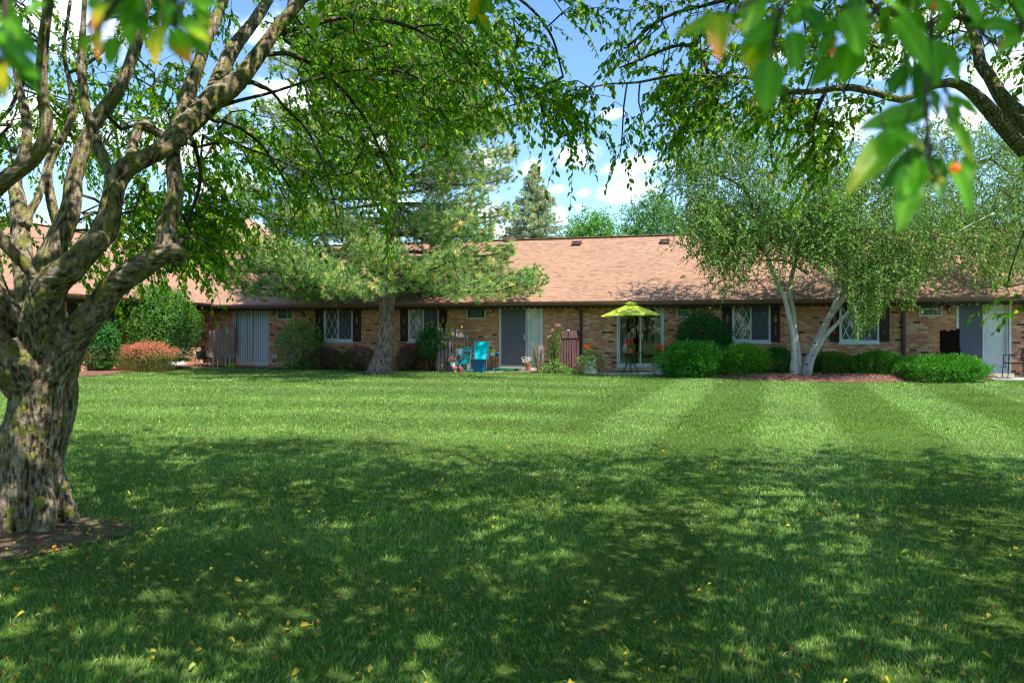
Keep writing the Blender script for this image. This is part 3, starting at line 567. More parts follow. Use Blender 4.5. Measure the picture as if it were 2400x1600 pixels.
# thinner boughs that carry the hanging foliage on the right
S([(560, 195, 9), (590, 193, 8), (612, 203, 8), (637, 215, 6), (668, 253, 5), (718, 303, 4.5), (756, 380, 4), (779, 456, 3), (790, 512, 2)], 5.8, 5.9)
S([(480, 262, 9), (500, 283, 7), (520, 284, 6), (553, 295, 5.5), (610, 337, 4.5), (645, 387, 4), (680, 440, 3)], 5.5, 6)
S([(500, 255, 8), (560, 236, 6), (630, 219, 5), (745, 184, 4.5), (860, 161, 4), (950, 170, 3)], 5.6, 6.6)
S([(640, 85, 9), (720, 60, 8), (830, 40, 7), (950, 60, 6), (1050, 110, 5), (1140, 170, 4), (1210, 230, 3)], 5.9, 6.8)
S([(700, 10, 9), (820, -60, 8), (960, -90, 7), (1100, -60, 6), (1220, 0, 5), (1290, 80, 4), (1320, 180, 3)], 6, 6.4)
S([(600, 130, 8), (690, 130, 7), (780, 190, 6), (850, 270, 5), (900, 370, 4), (930, 430, 3)], 5.8, 6.8)
S([(410, 590, 6), (430, 560, 5), (470, 560, 4), (520, 600, 3)], 5.3, 6)
S([(400, 640, 4), (440, 520, 5), (470, 420, 6), (455, 330, 7)], 6, 5.6)
nmain = 16
# main wood as one smooth skin
mb = MB()
for li, l in enumerate(limbs[:nmain]): mb.tube(l[:, :3], l[:, 3]*(.90 if li == 0 else np.where(l[:, 3] > .13, .84, .92)), 16)
a = np.linspace(0, 2*math.pi, 7)[:6]+.4       # root flare
for q in a:
    c = tl+np.array([math.cos(q)*.12, math.sin(q)*.12, 0]); mb.tube([c+[0, 0, .45], c+[math.cos(q)*.09, math.sin(q)*.09, .12], c+[math.cos(q)*.18, math.sin(q)*.18, -.06]], [.08, .09, .04], 10)
for (x, y, r, Y) in ((412, 592, 23, 5.15), (424, 600, 18, 5.15), (232, 565, 24, 5.0), (418, 325, 22, 5.4), (140, 330, 12, 4.6)): mb.ball(P(x, y, Y), r*Y/F, 12)
tmp = mb.build('tmp', M['bark_crab']); md = tmp.modifiers.new('r', 'REMESH'); md.mode = 'VOXEL'; md.voxel_size = .0098
dg = bpy.context.evaluated_depsgraph_get(); em = bpy.data.meshes.new_from_object(tmp.evaluated_get(dg)); n = len(em.vertices)
co = np.empty(n*3); em.vertices.foreach_get('co', co); co = co.reshape(-1, 3); no = np.empty(n*3); em.vertices.foreach_get('normal', no); no = no.reshape(-1, 3)
fl = np.empty(len(em.polygons)*4, np.int32); em.loops.foreach_get('vertex_index', fl); fl = fl.reshape(-1, 4)
ed = np.empty(len(em.edges)*2, np.int32); em.edges.foreach_get('vertices', ed); ed = ed.reshape(-1, 2)
for it in range(5):                            # relax the creases where limbs meet
    acc = np.zeros_like(co); ct = np.zeros(n); np.add.at(acc, ed[:, 0], co[ed[:, 1]]); np.add.at(acc, ed[:, 1], co[ed[:, 0]]); np.add.at(ct, ed[:, 0], 1); np.add.at(ct, ed[:, 1], 1); co = co*.4+.6*acc/ct[:, None]
nodes = []; bkn = []; ax = []
for li, l in enumerate(limbs[:nmain]):
    t = unit(np.gradient(l[:, :3], axis=0)); L = np.r_[0, np.cumsum(np.linalg.norm(np.diff(l[:, :3], axis=0), axis=1))]
    nodes.append(l); ax.append(t); bkn.append(np.c_[np.full(len(l), li*.0), L])
nodes = np.concatenate(nodes); ax = np.concatenate(ax); bkn = np.concatenate(bkn)
best = np.zeros(n, int)
nd = nodes[:, :3]; n2_ = (nd**2).sum(1); wr = 1/np.maximum(nodes[:, 3], .03)**2
for s in range(0, n, 8000): c_ = co[s:s+8000]; best[s:s+8000] = np.argmin(((c_**2).sum(1)[:, None]+n2_[None]-2*c_ @ nd.T)*wr[None], 1)
# axis field smoothed so the grain flows round the forks
A = ax[best]; 
for it in range(12):
    acc = np.zeros_like(A); np.add.at(acc, ed[:, 0], A[ed[:, 1]]); np.add.at(acc, ed[:, 1], A[ed[:, 0]]); A = unit(A+acc)
rel = co-tl; al = (rel*A).sum(1, keepdims=True); bk = rel-A*al*.80
def diffuse(v, wt, it, k):
    for _ in range(it):
        acc = np.bincount(ed[:, 0], wt*v[ed[:, 1]], n)+np.bincount(ed[:, 1], wt*v[ed[:, 0]], n); v = v*(1-k)+k*acc/ws
    return v
ev = unit(co[ed[:, 1]]-co[ed[:, 0]]); wt = np.abs((ev*unit(A[ed[:, 0]]+A[ed[:, 1]])).sum(1))**5+.012; ws = np.bincount(ed[:, 0], wt, n)+np.bincount(ed[:, 1], wt, n)
v = diffuse(RG.normal(size=n), wt, 11, .7); v /= v.std(); v2 = diffuse(RG.normal(size=n), wt, 4, .6); v = v+.7*v2/v2.std(); v /= v.std(); brk = fbm(co*30, 3, 3)-.5; v = v+brk*2.4
wt = np.ones(len(ed)); ws = np.bincount(ed[:, 0], wt, n)+np.bincount(ed[:, 1], wt, n); v = diffuse(v, wt, 1, .3); v /= v.std()
rr = nodes[best, 3]; rr = diffuse(rr, wt, 20, .7); amp = np.clip(rr/.2, .22, 1); lump = fbm(co*4.5, 3, 3)-.5
co2 = co+no*((np.clip(v, -1.8, 1.2)*.0048)*amp+lump*.038*np.clip(rr/.15, .3, 1.2))[:, None]; vc = np.clip(.5+v*.22, 0, 1)
CT_ = empty('crabapple_tree', (tl[0], tl[1], tl[2]), 0, 'mossy many-limbed crabapple tree filling the left foreground, its leaves hanging over the lawn', 'tree')
mb = MB(); mb.add(co2, fl, np.stack([vc, vc, vc], -1), rel); TRK = mb.build('trunk', M['bigbark'], CT_, smooth=True)
bpy.data.objects.remove(tmp)
# hanging foliage, region by region (photo outline, depth range, number of twigs)
REG = [([(380, 130), (520, 300), (640, 230), (780, 150), (900, 110), (940, 330), (900, 480), (880, 570), (830, 470), (760, 440), (700, 490), (640, 610), (600, 470), (540, 400), (430, 380)], 6.2, 8.6, 380),
       ([(640, 0), (1200, 0), (1240, 90), (1290, 200), (1240, 270), (1150, 270), (1060, 300), (1000, 340), (940, 300), (800, 200), (650, 150)], 5.8, 8.0, 430),
       ([(1180, 150), (1300, 200), (1390, 310), (1370, 340), (1300, 280), (1230, 270)], 5.8, 6.4, 34),
       ([(1250, -20), (1390, -20), (1370, 30), (1300, 20)], 5.8, 6.4, 12),
       ([(420, 380), (540, 430), (520, 560), (470, 620), (430, 590), (400, 640), (380, 600), (425, 520)], 5.9, 7.0, 150),
       ([(60, 230), (420, 160), (400, 360), (280, 380), (200, 420), (100, 330), (0, 360)], 6.3, 9.0, 190),
       ([(-80, -60), (640, -60), (520, 120), (300, 160), (120, 240), (-80, 200)], 6.2, 9.5, 170),
       ([(280, 430), (400, 430), (395, 610), (330, 640), (290, 560)], 6.2, 8.0, 150),
       ([(170, 500), (300, 460), (300, 630), (150, 640)], 6.2, 8, 45), ([(0, 480), (60, 480), (40, 640), (0, 640)], 6.5, 8, 14), ([(-60, 300), (50, 250), (60, 560), (-60, 560)], 6.5, 8.5, 40), ([(170, 640), (230, 640), (240, 690), (180, 690)], 5.9, 6.2, 5)]
T = np.concatenate([polysample(np.array(p)*[1, 1], n, a, b) for p, a, b, n in REG]); T = T+RG.normal(size=T.shape)*[.05, .1, .05]
vis = grow(limbs, T, .16, .0024, .12, .09, .42, .02)
st = MB(); lf = MB()
for l in limbs[nmain:]: st.tube(l[:, :3], l[:, 3]*.72, 7)
for q in vis: st.tube(q[:, :3], q[:, 3], 5, cap=False)
out = unit(T-np.array([tl[0], tl[1], 2.5])); D = unit(out*[.8, .8, .3]+rdir(len(T))*.75); branch_leaves(lf, T, D, 19, .36, .054, .030, .6, stick=st)
# long hanging sprays
HS = np.concatenate([P(x, y, Y)[None] for x, y, Y in ((880, 420, 6.8), (905, 480, 6.9), (640, 520, 6.4), (1345, 265, 6.1), (1365, 310, 6.1), (1310, 250, 6.1), (1215, 230, 6.2), (560, 430, 6.6), (700, 430, 6.6), (800, 400, 7), (460, 560, 6), (335, 560, 6), (1000, 300, 6.8))]); HS = np.repeat(HS, 3, 0)+RG.normal(size=(39, 3))*.07
branch_leaves(lf, HS, rdir(39)*[.5, .5, .1]+[0, 0, -.7], 14, .45, .062, .034, .5, stick=st)
# crown overhead, out of the picture, that shades the lawn
def overhead(c, r, n, keep):
    q = rdir(n*6)*RG.uniform(.1, 1, (n*6, 1))**.4*np.array(r)+np.array(c); x, y = proj(q); ok = (q[:, 1] < .4) | (x < -120) | (x > 2520) | (y < -230); q = q[ok & (q[:, 2] > 2.7)]; q = q[keep(q)]; return q[:n]
OV = overhead((-3.2, 5.6, 4.9), (5.2, 4.6, 2.0), 1600, lambda q: q[:, 2] > 0)
pa = grow(limbs, OV, .45, .004, .1, .1, .42, .026)
for q in pa: st.tube(q[:, :3], q[:, 3], 4, cap=False)
branch_leaves(lf, OV, rdir(len(OV)), 15, .6, .115, .07, .3, fancy=False)
st.build('branches', M['bark_twig'], CT_, smooth=True); lf.build('crown', M['crab_leaf'], CT_)
# =====================================================================  FRONT RIGHT CRABAPPLE
rb = np.array([5.15, 5.6, 0.]); CR = empty('crabapple_tree', rb, 0, 'crabapple tree at the right edge whose limbs reach into the upper right sky', 'tree')
rl = []
def S2(px, a, b=None): rl.append(limb(px, a, b, .08)); return rl[-1]
rl.append(crom([[5.1, 5.6, -.1, .30], [5.12, 5.6, .3, .22], [5.1, 5.55, 1., .19], [5.0, 5.5, 1.6, .20], [4.8, 5.45, 2.05, .13]], .08))
S2([(2720, 590, 44), (2620, 520, 34), (2500, 430, 27), (2400, 346, 22), (2342, 289, 20), (2296, 238, 18), (2265, 207, 16), (2227, 191, 14), (2170, 205, 10), (2112, 233, 9), (2055, 218, 10), (1997, 203, 11), (1940, 207, 9), (1883, 212, 8), (1829, 208, 6.5), (1760, 180, 5.5), (1691, 176, 5), (1645, 174, 4.5), (1576, 180, 4), (1500, 193, 3.5), (1440, 196, 3), (1395, 205, 2)], [5.45, 5.4, 5.35, 5.3, 5.3, 5.3, 5.3, 5.3, 5.3, 5.3, 5.3, 5.3, 5.3, 5.4, 5.4, 5.5, 5.5, 5.5, 5.6, 5.6, 5.6, 5.6])
S2([(2640, 560, 36), (2520, 400, 30), (2400, 288, 28), (2361, 245, 23), (2323, 180, 17), (2298, 150, 15), (2285, 90, 12), (2260, 20, 10), (2230, -90, 7)], 5.5, 6)
S2([(2700, 560, 36), (2620, 360, 30), (2500, 200, 26), (2420, 60, 20), (2340, -60, 14), (2200, -160, 9)], 5.6, 5.4)
S2([(2300, 60, 10), (2220, 40, 9), (2140, 80, 9), (2093, 69, 9), (2074, 46, 9), (2036, 0, 10), (1980, -60, 8)], 5.8, 5.5)
S2([(1660, 174, 4.5), (1640, 120, 4.5), (1600, 105, 4), (1550, 120, 3), (1500, 140, 2.5), (1450, 160, 2)], 5.5, 5.6)
S2([(2230, -80, 8), (2050, -70, 7), (1850, -50, 6), (1700, 0, 5), (1560, 40, 4), (1470, 110, 3)], 5.9, 6.2)
S2([(1940, 207, 5), (1915, 260, 4), (1905, 330, 3.4), (1915, 400, 2.4)], 5.4, 5.5)
S2([(1700, 176, 4), (1650, 230, 3.6), (1610, 290, 3), (1575, 335, 2)], 5.5, 5.6)
S2([(1470, 196, 2.2), (1462, 250, 2), (1458, 320, 1.6), (1452, 372, 1.2)], 5.6, 5.6)
S2([(1500, 193, 2.2), (1497, 240, 1.8), (1510, 290, 1.3), (1512, 320, 1.)], 5.6, 5.6)
rm = MB()
for l in rl[:5]: rm.tube(l[:, :3]+.012*np.sin(l[:, [2, 0, 1]]*9), l[:, 3]*.82*(1+.08*np.sin(np.arange(len(l))*.7))[:], 16, k=.7)
rm.build('trunk', M['bark_crab'], CR, smooth=True)
REG = [([(1450, -10), (2060, 0), (2000, 160), (1900, 170), (1800, 180), (1740, 220), (1640, 230), (1560, 180), (1490, 150), (1440, 160), (1450, 60)], 5.0, 7.2, 235),
       ([(2000, -40), (2440, -40), (2440, 190), (2300, 120), (2200, 170), (2060, 190)], 5.2, 7.5, 150),
       ([(1560, 180), (1730, 180), (1700, 290), (1620, 340), (1560, 345), (1590, 280)], 5.3, 6.2, 95),
       ([(1860, 230), (1990, 230), (1975, 330), (1965, 420), (1915, 415), (1900, 330)], 5.2, 5.9, 75),
       ([(1730, 220), (1880, 230), (1870, 290), (1800, 260)], 5.3, 6, 45), ([(1310, 190), (1440, 190), (1430, 250), (1380, 240)], 5.5, 5.8, 14),
       ([(2000, 230), (2080, 240), (2080, 270), (2000, 270)], 5.3, 5.8, 10), ([(2330, 640), (2420, 620), (2420, 760), (2380, 760)], 4.6, 5.2, 7)]
T = np.concatenate([polysample(p, n, a, b) for p, a, b, n in REG]); T = T+RG.normal(size=T.shape)*[.04, .08, .04]
rs = MB(); rf = MB()
for l in rl[5:]: rs.tube(l[:, :3], l[:, 3], 6)
for q in grow(rl, T, .15, .0023, .1, .1, .42, .016): rs.tube(q[:, :3], q[:, 3], 5, cap=False)
D = unit(unit(T-np.array([5, 5.4, 2.2]))*[.7, .7, .2]+rdir(len(T))*.8); branch_leaves(rf, T, D, 16, .30, .052, .029, .6, stick=rs)
HS = np.concatenate([P(x, y, Y)[None] for x, y, Y in ((1452, 372, 5.6), (1456, 330, 5.6), (1466, 260, 5.6), (1512, 310, 5.6), (1500, 270, 5.6), (1915, 390, 5.5), (1575, 325, 5.6), (1950, 330, 5.4), (1340, 200, 5.7), (1380, 205, 5.7))]); HS = np.repeat(HS, 2, 0)+RG.normal(size=(20, 3))*.03
branch_leaves(rf, HS, rdir(20)*[.6, .6, .1]+[0, 0, -.6], 9, .26, .058, .032, .4, stick=rs)
OV2 = overhead((3.4, 4.3, 4.6), (5.8, 3.7, 1.7), 2100, lambda q: q[:, 1] < 8.5)
OV3 = np.concatenate([overhead((.8, 1.5, 4.3), (3.4, 3.2, 1.2), 900, lambda q: q[:, 1] < 5), overhead((1., -1.5, 4.3), (7., 4.5, 1.6), 1300, lambda q: q[:, 1] < 1.2)])  # unseen extra canopy above and behind the camera, added to block skylight
OV2 = np.concatenate([OV2, OV3])
for q in grow(rl, OV2, .45, .004, .1, .1, .42, .026): rs.tube(q[:, :3], q[:, 3], 4, cap=False)
branch_leaves(rf, OV2, rdir(len(OV2)), 15, .6, .115, .07, .3, fancy=False)
rs.build('branches', M['bark_twig'], CR, smooth=True); rf.build('crown', M['crab_leaf'], CR)
# ---- leaf sprays close to the lens (photo base, tip, width, distance, colour)
G1, G2, G3, YL, ORG = (.085, .25, .012), (.14, .34, .02), (.04, .15, .012), (.34, .38, .02), (.72, .22, .05)
def near(off, sc, rows, par, stem0, twigs, fruits):
    rows = rows+[(a+RG.uniform(-70, 70), b+RG.uniform(-60, 60), c+RG.uniform(-90, 90), d+RG.uniform(-60, 60), w*.8, Y+.03, e, f) for (a, b, c, d, w, Y, e, f) in rows[::3] if b < 800]; lf = MB(); st = MB(); A = lambda x, y, Y: P(off[0]+x/sc, off[1]+y/sc, Y)
    for (bx, by, tx, ty, w, Y, c0, c1) in rows:
        b = A(bx, by, Y); t = A(tx, ty, Y+RG.uniform(-.05, .03)); L = np.linalg.norm(t-b); w = 1.06*w/sc*Y/F; D = unit(t-b); nn = unit(np.array([RG.uniform(-.35, .35), -1, .35+RG.uniform(-.3, .3)])); Sd = unit(np.cross(D, nn)); U = np.cross(Sd, D)
        us = np.linspace(0, 1, 11); vv = np.linspace(-1, 1, 7); V = []; C = []
        for u in us:
            hw = w/2*(math.sin(math.pi*u**.78)**.8 if 0 < u < 1 else 0)*1.02*(1-.12*u)
            for v in vv:
                V.append(b+D*L*u+Sd*v*hw+U*(abs(v)*hw*.35-.16*L*u*u+.02*L*math.sin(u*16)*abs(v))); m_ = max(0, min(1, (u-.45)*2.2+.25*math.sin(v*3))) if c1 else 0
                veins = 1+(.5 if abs(v) < .1 else 0)+.10*math.sin(u*34+abs(v)*7); C.append(np.clip((np.array(c0)*(1-m_)+np.array(c1 or c0)*m_)*veins, 0, 1))
        i = (np.arange(10)[:, None]*7+np.arange(6)[None]); lf.add(V, np.stack([i, i+7, i+8, i+1], -1).reshape(-1, 4), np.array(C))
        st.tube([b, b-D*L*.12+[0, 0, .01]], .0011, 5)
    for tw in twigs: q = np.array([A(*p) for p in tw]); q = crom(np.c_[q, np.linspace(.0026, .0014, len(q))], .02); st.tube(q[:, :3], q[:, 3], 6)
    o1 = lf.build('leaf_spray', M['leaf_near'], par, smooth=True); st.build('twig', M['bark_twig'], o1, smooth=True)
    for (x, y, r, Y, c) in fruits: fr = MB(); fr.ball(A(x, y, Y), r/sc*Y/F, 10, col=c); fr.tube([A(x, y-r, Y), A(x-6, y-r*3, Y)], .0008, 4, col=(.2, .2, .03)); fr.build('crab_apple', M['leaf_near'], o1, smooth=True)
near((1500, 0), 2.613, [
    (1620, 790, 1290, 1110, 190, .64, G2, YL), (1640, 1010, 1625, 1400, 190, .62, G1, G2), (1880, 980, 2085, 1320, 150, .66, G1, None), (1900, 750, 2060, 960, 120, .66, G2, YL), (1740, 690, 1390, 740, 150, .68, G1, G2),
    (1690, 830, 1540, 870, 90, .66, G2, None), (1730, 900, 1480, 1160, 120, .70, G3, None), (1790, 960, 1850, 1190, 120, .70, G3, None), (1700, 960, 1690, 1210, 150, .60, G2, G2), (1500, 800, 1760, 890, 110, .62, G2, YL), (2000, 960, 2030, 1090, 90, .7, G1, None),
    (800, 360, 765, 680, 190, .66, G1, G2), (930, 190, 975, 415, 140, .68, G1, G2), (1290, 250, 1250, 510, 200, .67, G1, G2), (1600, 320, 1650, 620, 130, .7, G1, None), (790, 140, 630, 420, 150, .69, G1, YL), (1250, 60, 1380, 340, 170, .66, G2, G2),
    (1560, 110, 1790, 390, 160, .66, G2, None), (2330, 190, 2030, 120, 130, .7, G1, None), (570, 100, 200, 195, 110, .62, G2, YL), (470, 90, 490, 310, 140, .60, YL, ORG), (1190, 370, 1045, 525, 120, .7, G1, None), (1850, 290, 1970, 490, 130, .7, G1, G2),
    (1800, 240, 1830, 520, 130, .68, G1, None), (1890, 590, 2095, 690, 80, .7, G1, G2), (720, -30, 660, 160, 150, .68, G2, None), (1060, -10, 880, 150, 110, .7, G2, None), (860, 130, 650, 250, 120, .7, G1, None), (1330, -20, 1290, 190, 140, .68, G3, None),
    (1480, 0, 1720, 110, 110, .66, G2, None), (1700, 60, 1640, 260, 140, .7, G1, None), (1880, -20, 1850, 190, 170, .67, G1, G2), (1700, -40, 1900, 60, 150, .66, G2, None), (1620, 420, 1540, 560, 100, .7, G3, None), (1890, 640, 1940, 790, 100, .69, G1, None), (640, 130, 560, 200, 60, .62, YL, ORG), (1420, 130, 1120, 150, 110, .69, G1, None),
    (1180, 200, 1110, 330, 110, .7, G1, None), (1760, 690, 1620, 620, 90, .7, G1, None), (1990, 0, 2080, 120, 110, .68, G2, None), (2100, -20, 2260, 60, 140, .68, G1, None), (2280, -20, 2400, 110, 120, .68, G1, G2), (2330, 230, 2200, 300, 80, .7, G2, YL),
    (1000, 60, 1150, 200, 120, .7, G3, None), (1500, 200, 1480, 380, 110, .71, G3, None), (1650, 200, 1800, 300, 110, .7, G3, None), (1740, 380, 1720, 620, 130, .71, G3, None), (1760, 560, 1860, 720, 120, .71, G3, None)], CR, None,
    [[(1850, -700, .8), (1800, -200, .7), (1780, 200, .69), (1750, 500, .68), (1760, 750, .66), (1760, 950, .65), (1800, 1060, .64)], [(1200, -600, .8), (1000, -150, .72), (860, 60, .69), (820, 330, .67)], [(1800, -200, .7), (1500, 0, .69), (1290, 230, .68)], [(1000, -150, .72), (700, 0, .67), (500, 90, .62)], [(2300, -500, .8), (2320, 0, .7), (2340, 200, .7)], [(2000, 100, .7), (2150, 260, .7), (2200, 260, .7)]],
    [(1175, 320, 19, .66, ORG), (1190, 265, 17, .67, (.5, .35, .04)), (1240, 190, 22, .67, (.45, .3, .05)), (1930, 1030, 30, .64, (.65, .25, .07)), (1840, 1110, 20, .64, (.35, .33, .04)), (1770, 1090, 18, .65, (.3, .3, .04)), (1575, 925, 22, .63, (.5, .42, .04)), (810, 330, 20, .67, (.4, .3, .04)), (820, 80, 22, .69, (.25, .32, .03)), (1950, 250, 24, .69, (.35, .3, .04)), (1800, 40, 20, .66, ORG), (2030, 270, 18, .69, (.3, .3, .04)), (1650, 700, 14, .67, (.6, .5, .1)), (2210, 265, 18, .69, (.45, .35, .05)), (1440, 170, 16, .68, (.5, .4, .04))])
near((0, 0), 3.136, [
    (1060, -60, 910, 250, 230, .62, G1, G2), (790, 20, 650, 175, 110, .60, YL, ORG), (900, -30, 760, 150, 170, .62, G1, None), (1300, 40, 1150, 175, 150, .61, G2, YL), (1190, 190, 1110, 435, 160, .60, YL, (.45, .32, .03)), (1290, 210, 1385, 465, 190, .60, G2, ORG), (1440, 200, 1500, 390, 170, .62, G1, None),
    (850, 270, 800, 470, 130, .62, G1, None), (730, 230, 680, 345, 90, .60, YL, ORG), (650, 260, 610, 400, 100, .62, G2, YL), (30, 90, 150, 240, 130, .62, G1, None), (60, 380, 230, 520, 150, .62, G1, None), (10, 470, 15, 660, 120, .58, (.55, .45, .02), (.6, .5, .03)), (330, 20, 190, 85, 80, .62, G2, None), (1420, 60, 1560, 190, 120, .62, G2, YL),
    (1380, -30, 1530, 60, 130, .62, G2, None), (-20, 230, 80, 370, 140, .62, G1, None), (100, 230, 230, 360, 120, .62, G1, None), (1200, -50, 1180, 150, 150, .64, G3, None), (1000, 60, 1080, 230, 140, .64, G1, None), (1330, 100, 1300, 250, 120, .63, G1, None), (700, -40, 690, 60, 130, .63, G2, None), (130, 450, 240, 620, 110, .63, G3, None), (0, 30, 120, 110, 120, .62, G2, YL), (60, -20, 20, 130, 130, .63, G1, None), (1340, 150, 1500, 230, 110, .61, G2, YL)], CT_, None,
    [[(1500, -700, .8), (1300, -200, .66), (1290, 50, .62), (1290, 220, .61)], [(1300, -200, .66), (950, -60, .62), (820, 60, .61), (700, 240, .61)], [(100, -500, .7), (40, -50, .62), (50, 200, .62), (60, 400, .61)]],
    [(60, 470, 18, .6, (.4, .4, .03)), (130, 580, 22, .6, (.25, .28, .03)), (1540, 175, 26, .61, (.35, .36, .03)), (1190, 10, 16, .62, (.55, .45, .1)), (820, 320, 16, .62, (.3, .3, .03))])
# =====================================================================  PINE
def needles(mb, T, D, k, L, wd, cols, w):
    n = len(T); T = np.repeat(T, k, 0); D = np.repeat(unit(D), k, 0); m = len(T); d = unit(rdir(m)+D*.75+[0, 0, .12]); s = RG.uniform(.6, 1.1, m)[:, None]*L
    b = T-D*RG.uniform(0, .09, (m, 1)); sd = unit(np.cross(d, rdir(m)))*wd/2; c = np.repeat(pal(n, cols, w, .2), k, 0)*RG.uniform(.75, 1.25, (m, 1))
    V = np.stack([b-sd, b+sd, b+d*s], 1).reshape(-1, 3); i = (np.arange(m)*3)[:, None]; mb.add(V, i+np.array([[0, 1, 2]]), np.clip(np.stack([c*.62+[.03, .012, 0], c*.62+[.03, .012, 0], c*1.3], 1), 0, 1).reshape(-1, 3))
py_ = 24.6; pb = P(887, 878, py_); pb[2] = gz(pb[0], pb[1])
PT = empty('pine_tree', pb, 0, 'tall long-needled pine with a flaking grey-orange trunk standing on the lawn before the building', 'tree')
tr = limb([(889, 884, 34), (890, 870, 27), (894, 850, 23), (899, 800, 20), (905, 750, 19), (912, 690, 17.5), (917, 640, 16.5), (921, 590, 15), (921, 520, 13), (920, 420, 11), (918, 300, 9.5), (915, 180, 8), (912, 60, 6), (910, -60, 5), (908, -200, 3.5), (905, -330, 1.5)], py_, step=.12)
tr[:, 0] += .04*np.sin(tr[:, 2]*1.7)
m = MB(); n_ = 22; m.tube(tr[:, :3], tr[:, 3], n_, k=.25); V = m.V[0]; ctr = np.repeat(tr[:, :3], n_, 0); rel = V-ctr
m.V[0] = ctr+rel*(1+(fbm(V*[7, 7, 1.6], 4, 3)-.5)*.35+.2*np.maximum(0, fbm(V*3.1, 2, 4)-.55))[:, None]
for a in (.3, 1.5, 2.9, 3.9, 5.2): m.tube([pb+[math.cos(a)*.16, math.sin(a)*.16, .5], pb+[math.cos(a)*.28, math.sin(a)*.28, .13], pb+[math.cos(a)*.55, math.sin(a)*.55, -.04]], [.08, .10, .03], 8)
m.build('trunk', M['bark_pine'], PT, smooth=True)
HW = [(705, 120, 330), (690, 400, 340), (650, 455, 345), (600, 440, 330), (560, 350, 250), (520, 300, 230), (470, 360, 270), (420, 370, 300), (380, 340, 260), (320, 250, 320), (280, 180, 290), (230, 230, 255), (160, 250, 220), (90, 240, 210), (20, 210, 180), (-60, 170, 160), (-160, 120, 120), (-260, 70, 70)]
HW = np.array(HW, float)[::-1]
def pr(z, side): y = HY-(z-H)*F/py_; return np.interp(y, HW[:, 0], HW[:, 1 if side < 0 else 2])*py_/F
pl = []; PTg = []; z = 2.95; Zt = tr[:, 2]
while z < 15.4:
    nb = 6 if z < 13 else 4; a0 = RG.uniform(0, 6.3)
    for i in range(nb):
        a = a0+i*2*math.pi/nb+RG.uniform(-.25, .25); lr = pr(z+.2, math.cos(a)); L = lr/max(abs(math.cos(a)), .62)*RG.uniform(.8, 1.04)*(1 if abs(math.cos(a)) > .5 else .8); L = min(L, 6.6)
        p0 = np.array([np.interp(z, Zt, tr[:, 0]), np.interp(z, Zt, tr[:, 1]), z+RG.uniform(-.15, .15)]); dr = np.array([math.cos(a), math.sin(a)*.85, 0]); low = z < 6
        zs = [0, .02, -.02*L if low else .08*L, (-.03 if low else .10)*L, (.03 if low else .17)*L]
        q = np.array([np.r_[p0+dr*L*t+np.array([-dr[1], dr[0], 0])*RG.normal()*.05*L*t+[0, 0, zz], r] for t, zz, r in zip((0, .15, .45, .75, 1), zs, np.array((.075, .06, .045, .03, .012))*min(1, L/4))]); c = crom(q, .2); pl.append(c)
        nt = int(37*L**1.25*(1.25 if low else 1.05)); t = RG.uniform(.22, 1, nt)**.8; ii = np.minimum((t*(len(c)-1)).astype(int), len(c)-1); side = RG.uniform(-1, 1, nt)*(.28*L*(1.08-t)+.22)
        pp = c[ii, :3]+np.array([-dr[1], dr[0], 0])*side[:, None]+dr*np.abs(side)[:, None]*.5; pp[:, 2] += RG.normal(size=nt)*.09+.12*np.abs(side)+RG.uniform(-.26, .30, nt); PTg.append(np.c_[pp, np.repeat(dr[None], nt, 0)])
    z += RG.uniform(.42, .62)*(1 if z > 5 else .85)
    if 4.35 < z < 4.75: z += .25
PTg = np.concatenate(PTg); x_, y_ = proj(PTg[:, :3]); low_ok = y_ < 722+RG.uniform(-8, 10, len(y_)); PTg = PTg[low_ok]
m = MB()
for c in pl: m.tube(c[:, :3], c[:, 3], 6)
sel = RG.random(len(PTg)) < .42
for q in grow([c[2:] for c in pl], PTg[sel][:, :3], .3, .005, .0, .1, .4, .02): m.tube(q[:, :3], q[:, 3], 3, cap=False)
print('pine tufts', len(PTg)); e = PTg[:, :3]; sticks(m, e-unit(PTg[:, 3:]+rdir(len(e))*.4)*.16-[0, 0, .03], e, .006, .004)
for i in range(40):     # bare dead twigs under the lowest boughs
    c = pl[i % 12]; k = RG.integers(len(c)//4, len(c)*3//4); a = c[k, :3]; d = rdir(1)[0]*[1, 1, .3]+[0, 0, -.5]; m.tube([a, a+d*.25, a+d*.5+[0, 0, -.1+.2*RG.random()]], [.007, .005, .002], 3)
m.build('branches', M['bark_twig'], PT, smooth=True)
m = MB(); PC = [(.10, .20, .05), (.16, .28, .07), (.055, .12, .035), (.25, .31, .10), (.52, .38, .17), (.15, .20, .10)]
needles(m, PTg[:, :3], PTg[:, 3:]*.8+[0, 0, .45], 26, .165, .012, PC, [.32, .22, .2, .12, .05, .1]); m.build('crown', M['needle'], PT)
for i in RG.choice(len(PTg), 36): m = MB(); m.lathe([(.005, -.07), (.03, -.05), (.042, -.01), (.032, .03), (.004, .05)], PTg[i, :3]+[0, 0, -.05], 7, col=(.38, .22, .09)); m.build('cone', M['dry'], PT)
